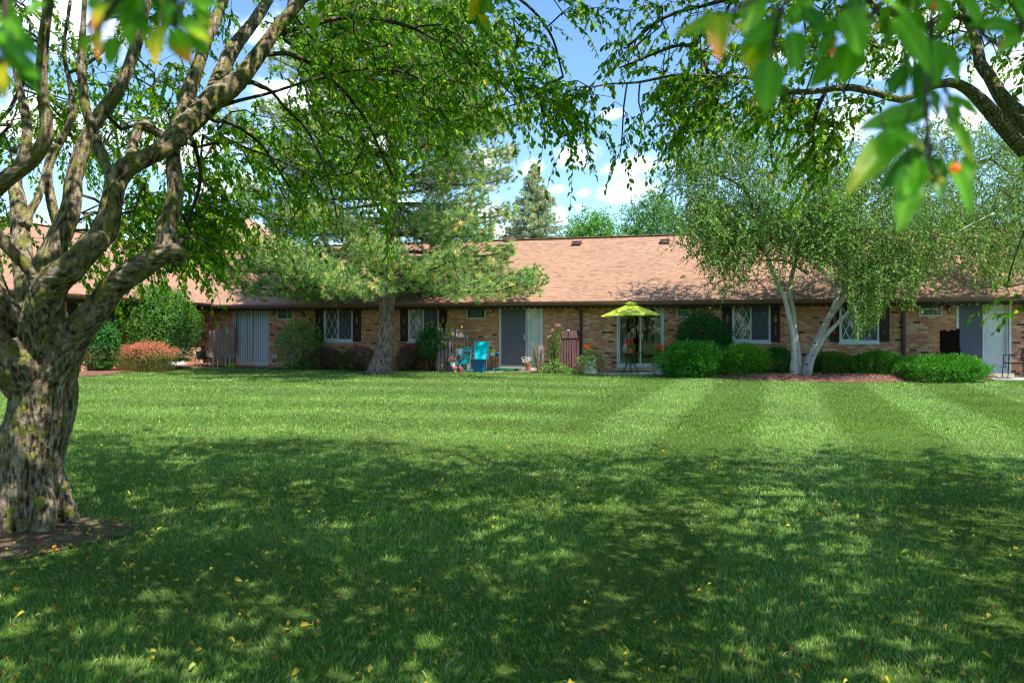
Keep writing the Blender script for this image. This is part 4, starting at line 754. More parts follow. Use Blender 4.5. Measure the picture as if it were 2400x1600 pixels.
# =====================================================================  BIRCH CLUMP
bY = 22.0; bb = P(1856, 878, bY); BT = empty('birch_tree', bb, 0, 'weeping white-barked birch clump rising from the mulch bed', 'tree')
bl = []
def S3(px, a, b=None): bl.append(limb(px, a, b, .12)); return bl[-1]
S3([(1862, 888, 14), (1860, 860, 12), (1862, 840, 10), (1860, 800, 8.5), (1856, 770, 8), (1849, 740, 8), (1841, 705, 7.5), (1826, 670, 7), (1808, 630, 6.5), (1790, 560, 6), (1765, 480, 5), (1730, 400, 4), (1690, 330, 3), (1650, 290, 2)], 21.9, 21.2)
S3([(1868, 886, 13), (1872, 850, 9), (1868, 800, 7.5), (1863, 770, 7), (1860, 730, 6.5), (1852, 690, 7), (1855, 650, 7), (1868, 600, 6), (1880, 520, 5.5), (1885, 440, 5), (1880, 360, 4), (1860, 290, 2.5)], 22.1, 22.8)
S3([(1885, 892, 15), (1888, 868, 13), (1896, 840, 12), (1914, 800, 11), (1932, 765, 10), (1950, 730, 9), (1960, 700, 8), (1972, 640, 7), (1990, 560, 6), (2000, 480, 5), (1995, 400, 4), (1970, 340, 2.5)], 22., 22.6)
S3([(1936, 756, 8), (1958, 725, 8), (1985, 690, 7.5), (2015, 650, 6.5), (2060, 600, 6), (2110, 530, 5), (2150, 450, 4), (2180, 380, 3)], 21.9, 21.2)
S3([(1893, 890, 10), (1904, 845, 7), (1918, 815, 6.5), (1937, 785, 6.5), (1965, 755, 6), (1990, 730, 5.5), (2020, 700, 5), (2080, 650, 4.5), (2160, 590, 4), (2250, 540, 3.5), (2330, 500, 3)], 21.8, 20.6)
S3([(1800, 600, 4), (1760, 560, 3.5), (1700, 520, 3), (1640, 500, 2.5), (1600, 510, 1.5)], 21.6, 21)
S3([(1875, 560, 4), (1900, 500, 4), (1930, 430, 3), (1950, 330, 2)], 22.3, 23.2)
S3([(1990, 560, 4), (2060, 500, 3.5), (2130, 440, 3), (2230, 400, 2.5), (2320, 370, 2)], 22.6, 23)
S3([(1770, 500, 4), (1740, 440, 3), (1660, 400, 2.5), (1600, 380, 1.5)], 21.3, 20.8)
m = MB()
for l in bl[:5]: m.tube(l[:, :3], l[:, 3]*.72, 12, k=1)
m.build('trunk', M['birch'], BT, smooth=True); m = MB(); f = MB()
for l in bl[5:]: m.tube(l[:, :3], l[:, 3], 6, k=1)
for p_ in ([(2008, 445, 2.5), (2012, 470, 3), (2020, 500, 3)], [(2020, 462, 2), (2045, 455, 2.5), (2065, 457, 2)], [(1780, 610, 2), (1840, 612, 2.5), (1890, 640, 2.5)]): l = limb(p_, 20.9, step=.1); m.tube(l[:, :3], l[:, 3], 5, k=1)
REG = [([(1600, 300), (1720, 260), (1830, 280), (1900, 330), (1960, 330), (2010, 400), (2010, 520), (1900, 560), (1760, 560), (1640, 560), (1590, 420)], 20, 24, 900),
       ([(1600, 480), (1800, 470), (1960, 480), (1980, 590), (1900, 590), (1790, 580), (1720, 640), (1670, 640), (1620, 560)], 20, 23.6, 560), ([(1900, 420), (2060, 440), (2300, 480), (2400, 560), (2380, 640), (2200, 640), (2000, 660), (1900, 600)], 19.5, 23.6, 860),
       ([(2000, 330), (2100, 300), (2250, 270), (2330, 320), (2480, 360), (2480, 600), (2300, 560), (2100, 500), (2010, 430)], 20.5, 25, 760), ([(2340, 300), (2560, 300), (2560, 640), (2400, 620)], 20, 24.5, 260), ([(1570, 350), (1640, 330), (1640, 420), (1575, 400)], 20.8, 22, 40)]
T = np.concatenate([polysample(p, n, a, b) for p, a, b, n in REG]); T = T[fbm(T*[1., 1., .7]+3, 2, 61) > .44]; gr = grow(bl, T, .35, .004, .12, .08, .42, .035)
for q in gr: m.tube(q[:, :3], q[:, 3], 4, cap=False, k=1)
BC = [(.11, .24, .045), (.17, .31, .07), (.06, .15, .03), (.26, .37, .11), (.36, .38, .14)]
T2 = np.concatenate([T, T+RG.normal(size=T.shape)*.28, T+RG.normal(size=T.shape)*.35]); branch_leaves(f, T2, rdir(len(T2))*[1, 1, .4], 13, .55, .074, .058, .55, False, BC, [.35, .25, .2, .14, .06], 1.0, m)
# curtains of hanging shoots; ends follow the ragged lower edge of the crown
LO = np.array([(1600, 560), (1640, 640), (1690, 690), (1740, 700), (1765, 630), (1790, 620), (1815, 690), (1830, 690), (1845, 640), (1880, 640), (1940, 630), (1985, 700), (2000, 800), (2040, 790), (2070, 740), (2100, 700), (2120, 735), (2145, 725), (2165, 640), (2230, 620), (2290, 650), (2320, 690), (2350, 650), (2400, 700), (2430, 760), (2500, 700)], float)
def strands(n, x0, x1, Ya, Yb, top=.6, lomax=None):
    x = RG.uniform(x0, x1, n); Y = RG.uniform(Ya, Yb, n); lo = np.interp(x, LO[:, 0], LO[:, 1])-RG.uniform(0, 1, n)**1.5*170; L = RG.uniform(.7, 2.1, n); zb = H-(lo-HY)*Y/F; X = (x-1200)*Y/F
    sw = RG.normal(size=(n, 2))*.12; k = 17; prev = None
    for j in range(k+1):
        t = j/k; p = np.stack([X+sw[:, 0]*(1-t)**2*2, Y+sw[:, 1]*(1-t)**2*2, zb+L*(1-t)], -1)
        if prev is not None:
            sticks(m, prev, p, .0035*(1.2-t), .0035*(1.15-t))
            for r in range(2): leaf_mesh(f, p+rdir(n)*.02, unit(rdir(n)*[.8, .8, .3]+[0, 0, -.7]), unit(rdir(n)+[0, 0, .3]), RG.uniform(.045, .075, n), RG.uniform(.032, .048, n), pal(n, BC, [.35, .25, .2, .14, .06]))
        prev = p
strands(260, 1610, 2000, 20, 22.8); strands(290, 1975, 2160, 19.6, 21.6); strands(330, 2150, 2520, 19.6, 22); strands(60, 1985, 2085, 19.8, 21)
# bare hanging twigs near the right-hand door
for i in range(26):
    x = RG.uniform(2190, 2350); a = P(x, 690, 20.3); m.tube([a, a+[RG.normal()*.1, 0, -.15], a+[RG.normal()*.2, 0, -.3-.3*RG.random()]], [.006, .005, .002], 3)
m.build('branches', M['bark_twig'], BT, smooth=True); f.build('crown', M['leaf'], BT)
# =====================================================================  TREES BEHIND THE ROOF
def bgtree(label, px, Y, top, half, n, cols, w, bottom=.25, name='broadleaf_tree', shape=1., open_=1., ll=.16):
    ya = abs(Y); base = P(px, 800, ya); base[1] = Y; base[2] = .1; hz = H-(top-HY)*ya/F; hw = half*ya/F; t = empty(name, base, 0, label, 'tree'); m = MB(); f = MB(); tk = crom([[base[0], Y, -.1, .22], [base[0]+.1, Y, hz*.3, .18], [base[0]-.1, Y+.1, hz*.6, .12], [base[0], Y, hz*.8, .03]], .4); ls = [tk]
    for i in range(14):
        a = i*2.4; z = hz*(.28+.045*i); ls.append(crom([[base[0], Y, z, .08], [base[0]+math.cos(a)*hw*.4, Y+math.sin(a)*hw*.4, z+hz*.1, .05], [base[0]+math.cos(a)*hw*.5, Y+math.sin(a)*hw*.5, min(z+hz*.14, hz*.85), .02]], .4))
    m.tube(tk[:, :3], tk[:, 3], 8); [m.tube(l[:, :3], l[:, 3], 5) for l in ls[1:]]; m.build('trunk', M['bark_twig'], t, smooth=True)
    d = rdir(n); r = RG.uniform(.35, 1, n)**.5; r *= (.78+.5*(fbm(d*2.2+px, 3, 7)-.3)); c = np.array([base[0], Y, hz*(1+bottom)/2]); T = c+d*r[:, None]*[hw, hw, hz*(1-bottom)/2]; x, y = proj(T); m = MB()
    for q in grow(ls, T, .7, .008, .1, .1, .4, .04): m.tube(q[:, :3], q[:, 3], 3, cap=False)
    T = np.concatenate([T, T+RG.normal(size=T.shape)*.35, T+RG.normal(size=T.shape)*.5]); branch_leaves(f, T, rdir(len(T))+[0, 0, .5], 12, .8, ll, ll*.6, .15, False, cols, w, 1., m); m.build('branches', M['bark_twig'], t); f.build('crown', M['leaf'], t)
GB = [(.10, .27, .05), (.16, .36, .07), (.06, .17, .04), (.2, .38, .08)]
bgtree('low bushy green tree just right of the spruce, behind the roof', 1390, 47, 497, 88, 520, GB, [.4, .3, .2, .1], .3)
bgtree('feathery green tree behind the roof, left of the birch crown', 1530, 52, 444, 95, 620, [(.10, .24, .07), (.15, .32, .09), (.06, .16, .05), (.2, .34, .1)], [.4, .3, .2, .1], .3)
bgtree('taller green tree mostly hidden behind the birch crown', 1660, 54, 455, 90, 420, GB, [.4, .3, .2, .1], .3)
bgtree('blue-green tree behind the corner of the two roofs', 405, 50, 520, 75, 300, [(.07, .2, .1), (.10, .26, .13), (.05, .14, .07)], [.4, .3, .3], .3)
bgtree('green tree behind the ridge to the right of the pine trunk', 1120, 50, 515, 60, 260, GB, [.4, .3, .2, .1], .3)
n = 9000; x = RG.uniform(-130, 130, n); hgt = 6.5+5*fbm(np.stack([x*.09, x*0, x*0], -1), 3, 71)+2.5*fbm(np.stack([x*.5, x*0, x*0], -1), 2, 72)
T = np.stack([x, -58+RG.uniform(-3, 3, n), RG.random(n)**.8*hgt], -1); f = MB(); branch_leaves(f, T, rdir(n), 9, 1.3, .55, .4, .1, False, GB, [.4, .3, .2, .1], 1.)
for i in range(60): q = RG.uniform(-120, 120); f.tube([[q, -58, 0], [q+.2, -58, 5]], [.2, .08], 5, col=(.05, .035, .02))
tag(f.build('distant_wood', M['leaf']), 'far belt of trees beyond the lawn, behind the photographer', 'wood', kind='stuff')
sY = 46.; sb = P(1252, 800, sY); sb[2] = 0; ST = empty('spruce_tree', sb, 0, 'narrow pointed spruce with tan cones rising behind the roof', 'tree'); stp = P(1250, 378, sY)[2]
m = MB(); m.tube([[sb[0], sY, -.1], [sb[0], sY, 6], [sb[0], sY, stp]], [.2, .13, .02], 8); m.build('trunk', M['bark_twig'], ST); m = MB(); TT_ = []; DD = []
z = 3.
while z < stp-.1:
    R_ = (stp-z)*.50+.1; nb = 9
    for i in range(nb):
        a = RG.uniform(0, 6.3); L = R_*RG.uniform(.72, 1.1); dr = np.array([math.cos(a), math.sin(a), 0]); o = np.array([sb[0], sY, z+RG.uniform(-.1, .1)]); e1, e2 = o+dr*L*.55+[0, 0, -.10*L], o+dr*L+[0, 0, .02*L]
        m.tube([o, e1, e2], [.03, .02, .008], 3)
        nt = int(15*L+5); t = RG.uniform(.12, 1, nt)[:, None]; s = RG.uniform(-1, 1, (nt, 1))*(.24*L*(1.1-t)+.06); TT_.append(o+dr*L*t+[0, 0, 0]+np.c_[np.zeros(nt), np.zeros(nt), -.12*L*np.sin(t[:, 0]*2.6)-.25*np.abs(s[:, 0])]+np.array([-dr[1], dr[0], 0])*s); DD.append(np.repeat(dr[None], nt, 0)+[0, 0, -.25])
    z += .2
m.build('branches', M['bark_twig'], ST); TT_ = np.concatenate(TT_); DD = np.concatenate(DD); m = MB(); needles(m, TT_, DD, 13, .18, .032, [(.16, .25, .16), (.23, .33, .22), (.10, .16, .10), (.30, .36, .22)], [.4, .25, .25, .1]); m.build('crown', M['needle'], ST)
m = MB(); hi = TT_[(TT_[:, 2] > 6.2)]; wgt = ((hi[:, 2]-6.)/(stp-6))**1.1; hi = hi[RG.random(len(hi)) < wgt*.36]; 
sticks(m, hi, hi+[0, 0, -.17], .05, .035, (.42, .24, .07)); m.build('cones', M['dry'], ST)['kind'] = 'stuff'
# house roof seen beyond, between the boughs
hY = 44.; NB = empty('neighbouring_house', (P(515, 700, hY)[0], hY+3, 0), .1, 'distant house whose peaked tan roof shows above the roofs at left', 'house'); hx, ez, pz = P(515, 700, hY)[0], P(0, 549, hY)[2], P(0, 496, hY)[2]
m = MB(loc=(hx, hY+3, 0), rz=.1); m.b2(-2.6, 2.6, -2.2, 2.2, 0, ez-.1); m.build('wall', M['brick'], NB)
m = MB(loc=(hx, hY+3, 0), rz=.1); v = [[-3.1, -2.7, ez], [3.1, -2.7, ez], [3.1, 2.7, ez], [-3.1, 2.7, ez], [-.6, 0, pz+.1], [.6, 0, pz+.1]]; m.add(v, [[0, 1, 5, 4], [1, 2, 5], [2, 3, 4, 5], [3, 0, 4], [3, 2, 1, 0]], bk=[[-3, 0, 0], [3, 0, 0], [3, 5, 0], [-3, 5, 0], [-.6, 3, 0], [.6, 3, 0]]); m.build('roof', M['roof'], NB)
m = MB(loc=(hx, hY+3, 0), rz=.1)
for (a, b, c, d) in ((-3.2, 3.2, -2.85, -2.71), (-3.2, 3.2, 2.71, 2.85), (-3.2, -3.11, -2.71, 2.71), (3.11, 3.2, -2.71, 2.71)): m.b2(a, b, c, d, ez-.16, ez+.02)
m.build('gutter', M['spout'], NB); m = MB(loc=(hx-4.6, hY+1, 0)); m.b2(-.5, .5, -.4, .4, 3.4, P(0, 566, hY)[2]); m.b2(-.56, .56, -.46, .46, P(0, 566, hY)[2], P(0, 566, hY)[2]+.12); m.b2(-.5, .5, -.4, .4, 0, 3.4); m.build('chimney', M['brick'], NB)
# =====================================================================  SHRUBS
def shrub(label, px, by, Y, hw, top, n, ll, lw, cols, w, dp=None, yew=False, tips=None, legs=6, gap=0, mat='leaf', base_r=.25, shape=.75, name='shrub', group=None, lump=.5):
    """px centre, by photo row of its foot, half width and top row in photo pixels"""
    b = P(px, by, Y); r = hw*Y/F; zt = P(px, top, Y)[2]; z0 = b[2]+gap; rz = (zt-z0); dy = dp or r; o = empty(name, b, 0, label, 'shrub', group)
    d = rdir(n); d[:, 2] = np.where(RG.random(n) < .36, -np.abs(d[:, 2])*.85, np.abs(d[:, 2])); d = unit(d); u = RG.random(n); rad = .55+.45*u**.4; rad = rad*(1+.13*(RG.random(n) < .07)); lmp = 1+1.35*lump*(fbm(d*2.6+px, 3, 3)-.5)+.34*(fbm(d*8+px, 2, 5)-.5)
    s = np.abs(d)**(shape if shape else 1)*np.sign(d); s = s/np.maximum(np.linalg.norm(s, axis=1, keepdims=True), 1e-6) if shape == 1 else d
    zc = z0+rz*.42; p = np.c_[s[:, 0]*r, s[:, 1]*dy, np.where(s[:, 2] > 0, s[:, 2]*rz*.58, s[:, 2]*rz*.62)]*(rad*lmp)[:, None]+[b[0], b[1], zc]; p[:, 2] = np.maximum(p[:, 2], z0+RG.uniform(0, .1, n))
    c = pal(n, cols, w, .2)*(.72+.56*fbm(p*6+px, 2, 9))[:, None]
    if tips is not None: hgt = (p[:, 2]-z0)/rz; k = (RG.random(n) < np.clip((hgt-tips[1])*tips[2]+.15*(fbm(p*5, 2)-.5), 0, .95)*(rad > .7)); c[k] = pal(k.sum(), tips[0], None, .25)
    nn = unit(d+rdir(n)*.55+[0, 0, .25]); ld = unit(np.cross(nn, rdir(n))+d*.45+([0, 0, .15] if not yew else [0, 0, .2])); f = MB()
    if yew: ld = unit(d*.8+rdir(n)*.55+[0, 0, .1])
    leaf_mesh(f, p, ld, nn, ll*RG.uniform(.6, 1.25, n), lw*RG.uniform(.7, 1.2, n), c, curl=.15)
    o2 = MB(); E = [b+[RG.uniform(-1, 1)*r*.7, RG.uniform(-1, 1)*dy*.6, gap+rz*RG.uniform(.35, .8)] for _ in range(legs*3)]
    for i, e in enumerate(E): a = b+[RG.normal()*r*.12, RG.normal()*r*.1, -.04]; o2.tube([a, (a+e)/2+[0, 0, .05*rz]+rdir(1)[0]*.04, e], [.014, .010, .005], 4)
    o2.build('stems', M['bark_twig'], o, smooth=True); f.build('foliage', M[mat], o); return o
YEW = [(.05, .20, .02), (.08, .30, .03), (.03, .11, .012), (.13, .38, .04)]; YG = [(.10, .30, .02), (.18, .42, .03), (.05, .16, .012), (.06, .22, .02)]; DY = [(.018, .10, .025), (.03, .15, .035), (.01, .05, .015), (.05, .2, .04)]
BB = [(.065, .18, .028), (.12, .27, .05), (.025, .08, .015), (.18, .32, .08)]; PV = [(.08, .24, .03), (.17, .36, .06), (.035, .12, .015), (.26, .42, .08)]
shrub('big rounded burning bush with a domed green crown, left of the house corner', 365, 862, 25.2, 96, 670, 21000, .08, .044, BB, [.4, .25, .2, .15], 1.3, gap=.22, lump=.18)
shrub('tall green shrub standing behind the fork of the big mossy tree', 165, 850, 23.5, 66, 664, 4200, .08, .04, BB, [.4, .25, .2, .15], gap=.3)
shrub('dark green shrub between the mossy trunk and the red barberry hedge', 238, 862, 23.2, 42, 742, 3600, .085, .045, [(.04, .17, .03), (.07, .24, .05), (.02, .08, .015)], [.45, .25, .3])
BR = [(.13, .17, .035), (.22, .20, .05), (.07, .09, .03), (.3, .2, .07)]
shrub('clipped barberry hedge with salmon-red new tips under the burning bush', 343, 868, 23.8, 74, 800, 8500, .05, .024, BR, [.35, .25, .3, .1], .8, tips=([(.55, .17, .14), (.62, .26, .19), (.42, .13, .10)], .36, 2.1), lump=.3)
TD = shrub('low dry twiggy shrub with bare tan stems beside the mossy trunk', 208, 868, 23.0, 30, 826, 260, .04, .02, [(.2, .2, .08), (.3, .26, .12)], [.5, .5], legs=4)
m = MB(); b = P(208, 868, 23.)
for i in range(90): d = unit(rdir(1)[0]*[1, .6, .3]+[0, 0, .55]); m.tube([b, b+d*.25, b+d*RG.uniform(.35, .6)+rdir(1)[0]*.06], [.008, .006, .003], 3)
m.build('bare_twigs', M['bark_dry'], TD)
shrub('rounded light-green privet shrub to the right of the left patio door', 703, 862, 27.2, 57, 752, 5200, .07, .034, PV, [.35, .3, .2, .15], .8, lump=.5)
def up_shoots(o, pts, Y, n=8, cols=((.35, .45, .03), (.5, .55, .05))):
    m = MB(); f = MB()
    for (x, y0, y1) in pts:
        a, b = P(x, y0, Y), P(x+RG.uniform(-4, 4), y1, Y); m.tube([a, (a+b)/2, b], .004, 3); t = RG.random(26)[:, None]; q = a+(b-a)*t; leaf_mesh(f, q, rdir(26)+[0, 0, .6], rdir(26), .07, .035, pal(26, cols)); f.build('new_shoot', M['leaf'], o); f = MB()
    m.build('stems', M['bark_twig'], o)
o = [q for q in COL.objects if q.get('label', '').startswith('rounded light-green privet')][0]; up_shoots(o, [(676, 775, 745), (706, 765, 742), (722, 765, 738), (735, 770, 740), (690, 770, 750), (748, 790, 765)], 27.0)
PB = [(.045, .075, .03), (.07, .11, .035), (.02, .035, .015), (.10, .055, .06)]; PTp = ([(.13, .06, .08), (.18, .085, .10), (.08, .035, .055)], .45, 1.8)
for (px, hw, top, lab, Y) in ((763, 42, 813, 'dark purple barberry mound nearest the light-green privet', 27.0), (845, 46, 810, 'dark purple barberry mound close against the left side of the pine trunk', 26.2), (963, 36, 805, 'dark purple barberry mound on the right side of the pine trunk', 26.6)):
    shrub(lab, px, 869, Y, hw, top, 4600, .042, .022, PB, [.35, .25, .25, .15], .55, tips=PTp, lump=.25, group='purple barberry mounds')
shrub('small bright green shrub filling the gap between two purple barberries', 812, 868, 26.9, 20, 818, 700, .06, .03, YG, [.4, .3, .1, .2], .3)
o = shrub('glossy dark green shrub with yellow-green shoots beside the grey picket screen', 1012, 872, 25.9, 36, 768, 2700, .075, .04, [(.03, .16, .035), (.06, .24, .05), (.015, .07, .02)], [.4, .3, .3], .5, gap=.55, legs=10)
up_shoots(o, [(988, 800, 762), (1000, 790, 755), (1014, 790, 752), (1024, 785, 748), (1034, 785, 758), (1044, 790, 756), (1052, 790, 762), (1058, 790, 760)], 25.8)
# --- right hand bed
shrub('dark green rounded yew standing behind the bright yews near the lime umbrella', 1648, 868, 23.7, 66, 736, 11000, .085, .03, DY, [.4, .3, .2, .1], .9, yew=True, lump=.3)
shrub('largest bright green spreading yew, just right of the white planter', 1622, 880, 22.6, 73, 800, 12500, .085, .03, YEW, [.35, .35, .15, .15], .9, yew=True, lump=.38)
shrub('bright yew with a brown bare patch, between the largest yew and the birch', 1742, 880, 22.6, 60, 808, 9500, .085, .03, YG, [.4, .2, .25, .15], .8, yew=True, tips=([(.3, .42, .04), (.12, .34, .03)], .5, 1.), lump=.3)
shrub('small dark green yew tucked against the left of the birch trunks', 1822, 878, 22.7, 36, 816, 4600, .08, .028, [(.03, .15, .025), (.05, .21, .03), (.015, .07, .012)], [.4, .35, .25], .6, yew=True)
shrub('low yew with brownish twigs just right of the birch trunks', 1958, 880, 22.7, 52, 828, 7000, .08, .028, [(.05, .19, .02), (.08, .27, .03), (.03, .09, .015), (.17, .14, .05)], [.35, .3, .2, .15], .7, yew=True)
shrub('mid-green rounded yew below the birch-veiled window', 2058, 880, 22.4, 55, 825, 8000, .08, .028, YEW, [.4, .25, .25, .1], .75, yew=True)
shrub('widest low yew, in front of the dark picket screen at right', 2206, 889, 20.7, 95, 833, 13000, .08, .028, YEW, [.4, .3, .2, .1], .95, yew=True, lump=.38)
# =====================================================================  LAWN
def stripe(x, y):
    ca, sa = math.cos(math.radians(19.8)), math.sin(math.radians(19.8)); qa = x*ca-y*sa+.35; qb = y+.13*x+.012*(x+4)**2
    a = np.tanh(3*np.sin(math.pi*qa/1.2)); b = .8*np.sin(math.pi*qb/1.25+.8); w = sm(.06, .2, (x+.5*np.sin(y*.6))/np.maximum(y, 1)); return a, b, w
def dirt(x, y): return np.exp(-(((x-tl[0]+.05)/.72)**2+((y-tl[1]+.3)/.55)**2))
DG = np.array([(.082, .185, .014), (.12, .24, .028), (.175, .295, .058), (.29, .375, .15), (.46, .46, .25)])
def blades(n, Ya, Yb, h, wd, mb, pw=1.):
    y = Ya+(Yb-Ya)*RG.random(n)**pw; x = RG.uniform(-1, 1, n)*(.72*y+1.6); ok = ~inbed(x, y); ok &= ~((np.hypot(x-tl[0], y-tl[1]) < .34)); ok &= RG.random(n) > dirt(x, y)*1.1; x, y = x[ok], y[ok]; n = len(x)
    a, b, w = stripe(x, y); st = a*w+b*(1-w); ph = fbm(np.stack([x*1.1, y*1.1, 0*x], -1), 3, 21); clump = fbm(np.stack([x*7, y*7, 0*x], -1), 2, 23)
    lean = rdir(n)*[1, 1, 0]*RG.uniform(.1, .95, (n, 1)); lean[:, 0] += .34*a*w*.55+.2*b*(1-w); lean[:, 1] += .85*a*w*.7+.45*b*(1-w)
    cl = rdir(n); lean[:, :2] += (np.stack([fbm(np.stack([x*9, y*9, 0*x], -1), 2, 31), fbm(np.stack([x*9, y*9, 0*x], -1), 2, 33)], -1)-.5)*1.1
    hh = h*RG.uniform(.55, 1.25, n)*(.8+.5*clump); B_ = np.stack([x, y, gz(x, y)-.004], -1); d = unit(lean+[0, 0, 1.]); sd = unit(np.cross(d, rdir(n)*[1, 1, .1]))*(wd*RG.uniform(.6, 1.2, n)/2)[:, None]
    m1 = B_+d*hh[:, None]*.55; d2 = unit(d+lean*.8); tp = m1+d2*hh[:, None]*.5
    V = np.stack([B_-sd, B_+sd, m1+sd*.8, m1-sd*.8, tp], 1).reshape(-1, 3); i = (np.arange(n)*5)[:, None]
    c = DG[RG.choice(5, n, p=[.27, .33, .24, .115, .045])]*RG.uniform(.8, 1.2, (n, 1))*(.66+.70*ph)[:, None]*(1+.085*st)[:, None]; yl = sm(.55, .7, fbm(np.stack([x*.7+9, y*.7, 0*x], -1), 3, 41))[:, None]; c = c*(1-.3*yl)+np.array([.19, .26, .07])*.3*yl  # stripe tone painted into blade colour, imitating the sheen of leaning grass
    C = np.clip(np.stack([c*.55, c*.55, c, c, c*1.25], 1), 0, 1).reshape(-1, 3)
    mb.add(V, i+np.array([[0, 1, 2, 3]]), C); mb.Fc.setdefault(3, []).append(i+np.array([[3, 2, 4]])+mb.n-len(V))
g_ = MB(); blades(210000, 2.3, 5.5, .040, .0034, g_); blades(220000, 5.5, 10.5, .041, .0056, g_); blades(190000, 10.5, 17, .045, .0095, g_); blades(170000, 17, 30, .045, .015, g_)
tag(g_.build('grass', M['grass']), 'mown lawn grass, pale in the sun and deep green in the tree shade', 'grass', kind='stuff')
# fallen leaves and bare earth at the foot of the tree
n = 2700; y = 2.6+8.5*RG.random(n)**1.35; x = RG.uniform(-1, 1, n)*(.72*y+.6); keep = RG.random(n) < np.clip(1.1-.09*(x+3.2)-.02*y, .25, 1)*np.where(fbm(np.stack([x, y, 0*x], -1), 3, 51) > .48, 1, .4); x, y = x[keep], y[keep]
k = 330; x = np.r_[x, tl[0]+RG.normal(size=k)*.85]; y = np.r_[y, tl[1]-.45+RG.normal(size=k)*.45]; q = np.hypot(x-tl[0], y-tl[1]) > .4; x, y = x[q], y[q]; n = len(x); f = MB()
cen = np.stack([x, y, gz(x, y)+RG.uniform(.012, .044, n)-.005*np.clip(dirt(x, y), 0, 1)], -1); near_t = dirt(x, y) > .25; c = pal(n, [(.46, .37, .05), (.38, .27, .04), (.22, .12, .035), (.13, .08, .04), (.34, .36, .08)], [.36, .22, .15, .12, .15]); c[near_t] = pal(near_t.sum(), [(.55, .16, .04), (.30, .13, .06), (.5, .33, .05)])
leaf_mesh(f, cen, rdir(n)*[1, 1, .35], unit(rdir(n)*.7+[0, -.3, 1]), RG.uniform(.022, .046, n), RG.uniform(.013, .027, n), c, True, .6, .35)
tag(f.build('fallen_leaves', M['dry']), 'yellow and brown fallen leaves scattered over the shaded lawn', 'fallen leaves', kind='stuff')
a = np.linspace(0, 2*math.pi, 41)[:40]; m = MB(); V = [[tl[0], tl[1]-.3, .03]]
for r in (.3, .5, .75): V += [[tl[0]+math.cos(q)*r*(1.05+.15*math.sin(3*q)), tl[1]-.3+math.sin(q)*r*.8, .03*(1-r)+.004] for q in a]
m.add(V, [[0, 1+i, 1+(i+1) % 40] for i in range(40)]+[[1+j*40+i, 41+j*40+i, 41+j*40+(i+1) % 40, 1+j*40+(i+1) % 40] for j in (0, 1) for i in range(40)]); 
def mk_dirt():
    t = NT('bare_earth'); co = t.n('TexCoord').outputs['Object']; n = t.noise(co, 14, 5, .7); return t.done(t.bsdf(t.ramp(n, [(.3, (.06, .04, .025)), (.55, (.15, .10, .065)), (.75, (.24, .17, .11))]), .95, .1, n, .9, .03))
tag(m.build('bare_earth', mk_dirt()), kind='structure')
# =====================================================================  FENCES AND PATIO THINGS
def W3(px, py, d): X, Y = wpt(px, d); return np.array([X, Y, H-(py-HY)*Y/F])
def gp(px, d):
    X, Y = wpt(px, d); return np.array([X, Y, max(float(gz(X, Y)), .135 if d < 1.5 else 0)])
def pickets(name, label, a, b, n, tops, mat, w, gap0=.05, rails=(.3, .8), group=None, seed=1, th=.02):
    """screen of upright boards from point a to point b (x,y), tops = list of heights"""
    a, b = np.array(a, float), np.array(b, float); ang = math.atan2(b[1]-a[1], b[0]-a[0]); L = np.linalg.norm(b-a); z0 = float(gz(a[0], a[1])); o = empty(name, (a[0], a[1], z0), ang, label, 'fence', group)
    for i in range(n):
        t = (i+.5)/n*L; h = tops[i]-z0; m = MB(loc=(a[0], a[1], z0), rz=ang); w_ = w*RG.uniform(.85, 1.1); m.box((t, RG.normal()*.004, h/2+gap0/2), (w_, th, h-gap0), ry=RG.normal()*.012, taper=1); m.build('picket', M[mat], o)
    for r in rails: m = MB(loc=(a[0], a[1], z0), rz=ang); m.b2(-.02, L+.02, th/2, th/2+.035, r, r+.08); m.build('rail', M[mat], o)
    return o
A, Bq = gp(489, 1.6), gp(546, .9); tp = [W3(489+i*9.3, y, 1.3)[2] for i, y in enumerate((775, 773, 771, 770, 768, 766))]
lf_ = pickets('picket_screen', 'leaning weathered picket screen behind the rose-brown downspout at left', A[:2], Bq[:2], 7, tp+[tp[-1]], 'wood_grey', .105)
# lower plank front of that screen
m = MB(loc=(*A[:2], 0), rz=math.atan2(Bq[1]-A[1], Bq[0]-A[0])); L = np.linalg.norm(Bq[:2]-A[:2]); z1, z2 = W3(500, 838, 1.4)[2], W3(500, 823, 1.4)[2]
m.box((L/2-.05, -.10, (z1+z2)/2), (L+.15, .03, z2-z1), ry=.05); m.build('plank', M['wood_grey'], lf_)
for t in (.12, .3, .62, .8): m = MB(loc=(*A[:2], 0), rz=math.atan2(Bq[1]-A[1], Bq[0]-A[0])); m.b2(t*L, t*L+.035, -.13, -.09, .12, z1); m.build('slat', M['stone'], lf_)
A, Bq = gp(1100, .35), gp(1024, 1.15); n = 9; ys = (776, 772, 772, 771, 770, 771, 768, 768, 767); tp = [W3(1096-i*8.5, y, .35+.8*i/8)[2] for i, y in enumerate(ys)]
pickets('picket_screen', 'grey weathered picket screen beside the turquoise folding table', A[:2], Bq[:2], n, tp, 'wood_grey', .105, rails=(.35, 1.15))
A, Bq = gp(1302, 1.15), gp(1357, .35); tp = [W3(1302+i*6.5, 790, .8)[2] for i in range(9)]
o = pickets('picket_screen', 'brown painted picket screen between the rose bush and the dark downspout', A[:2], Bq[:2], 9, tp, 'wood_brown', .085, rails=(.3,))
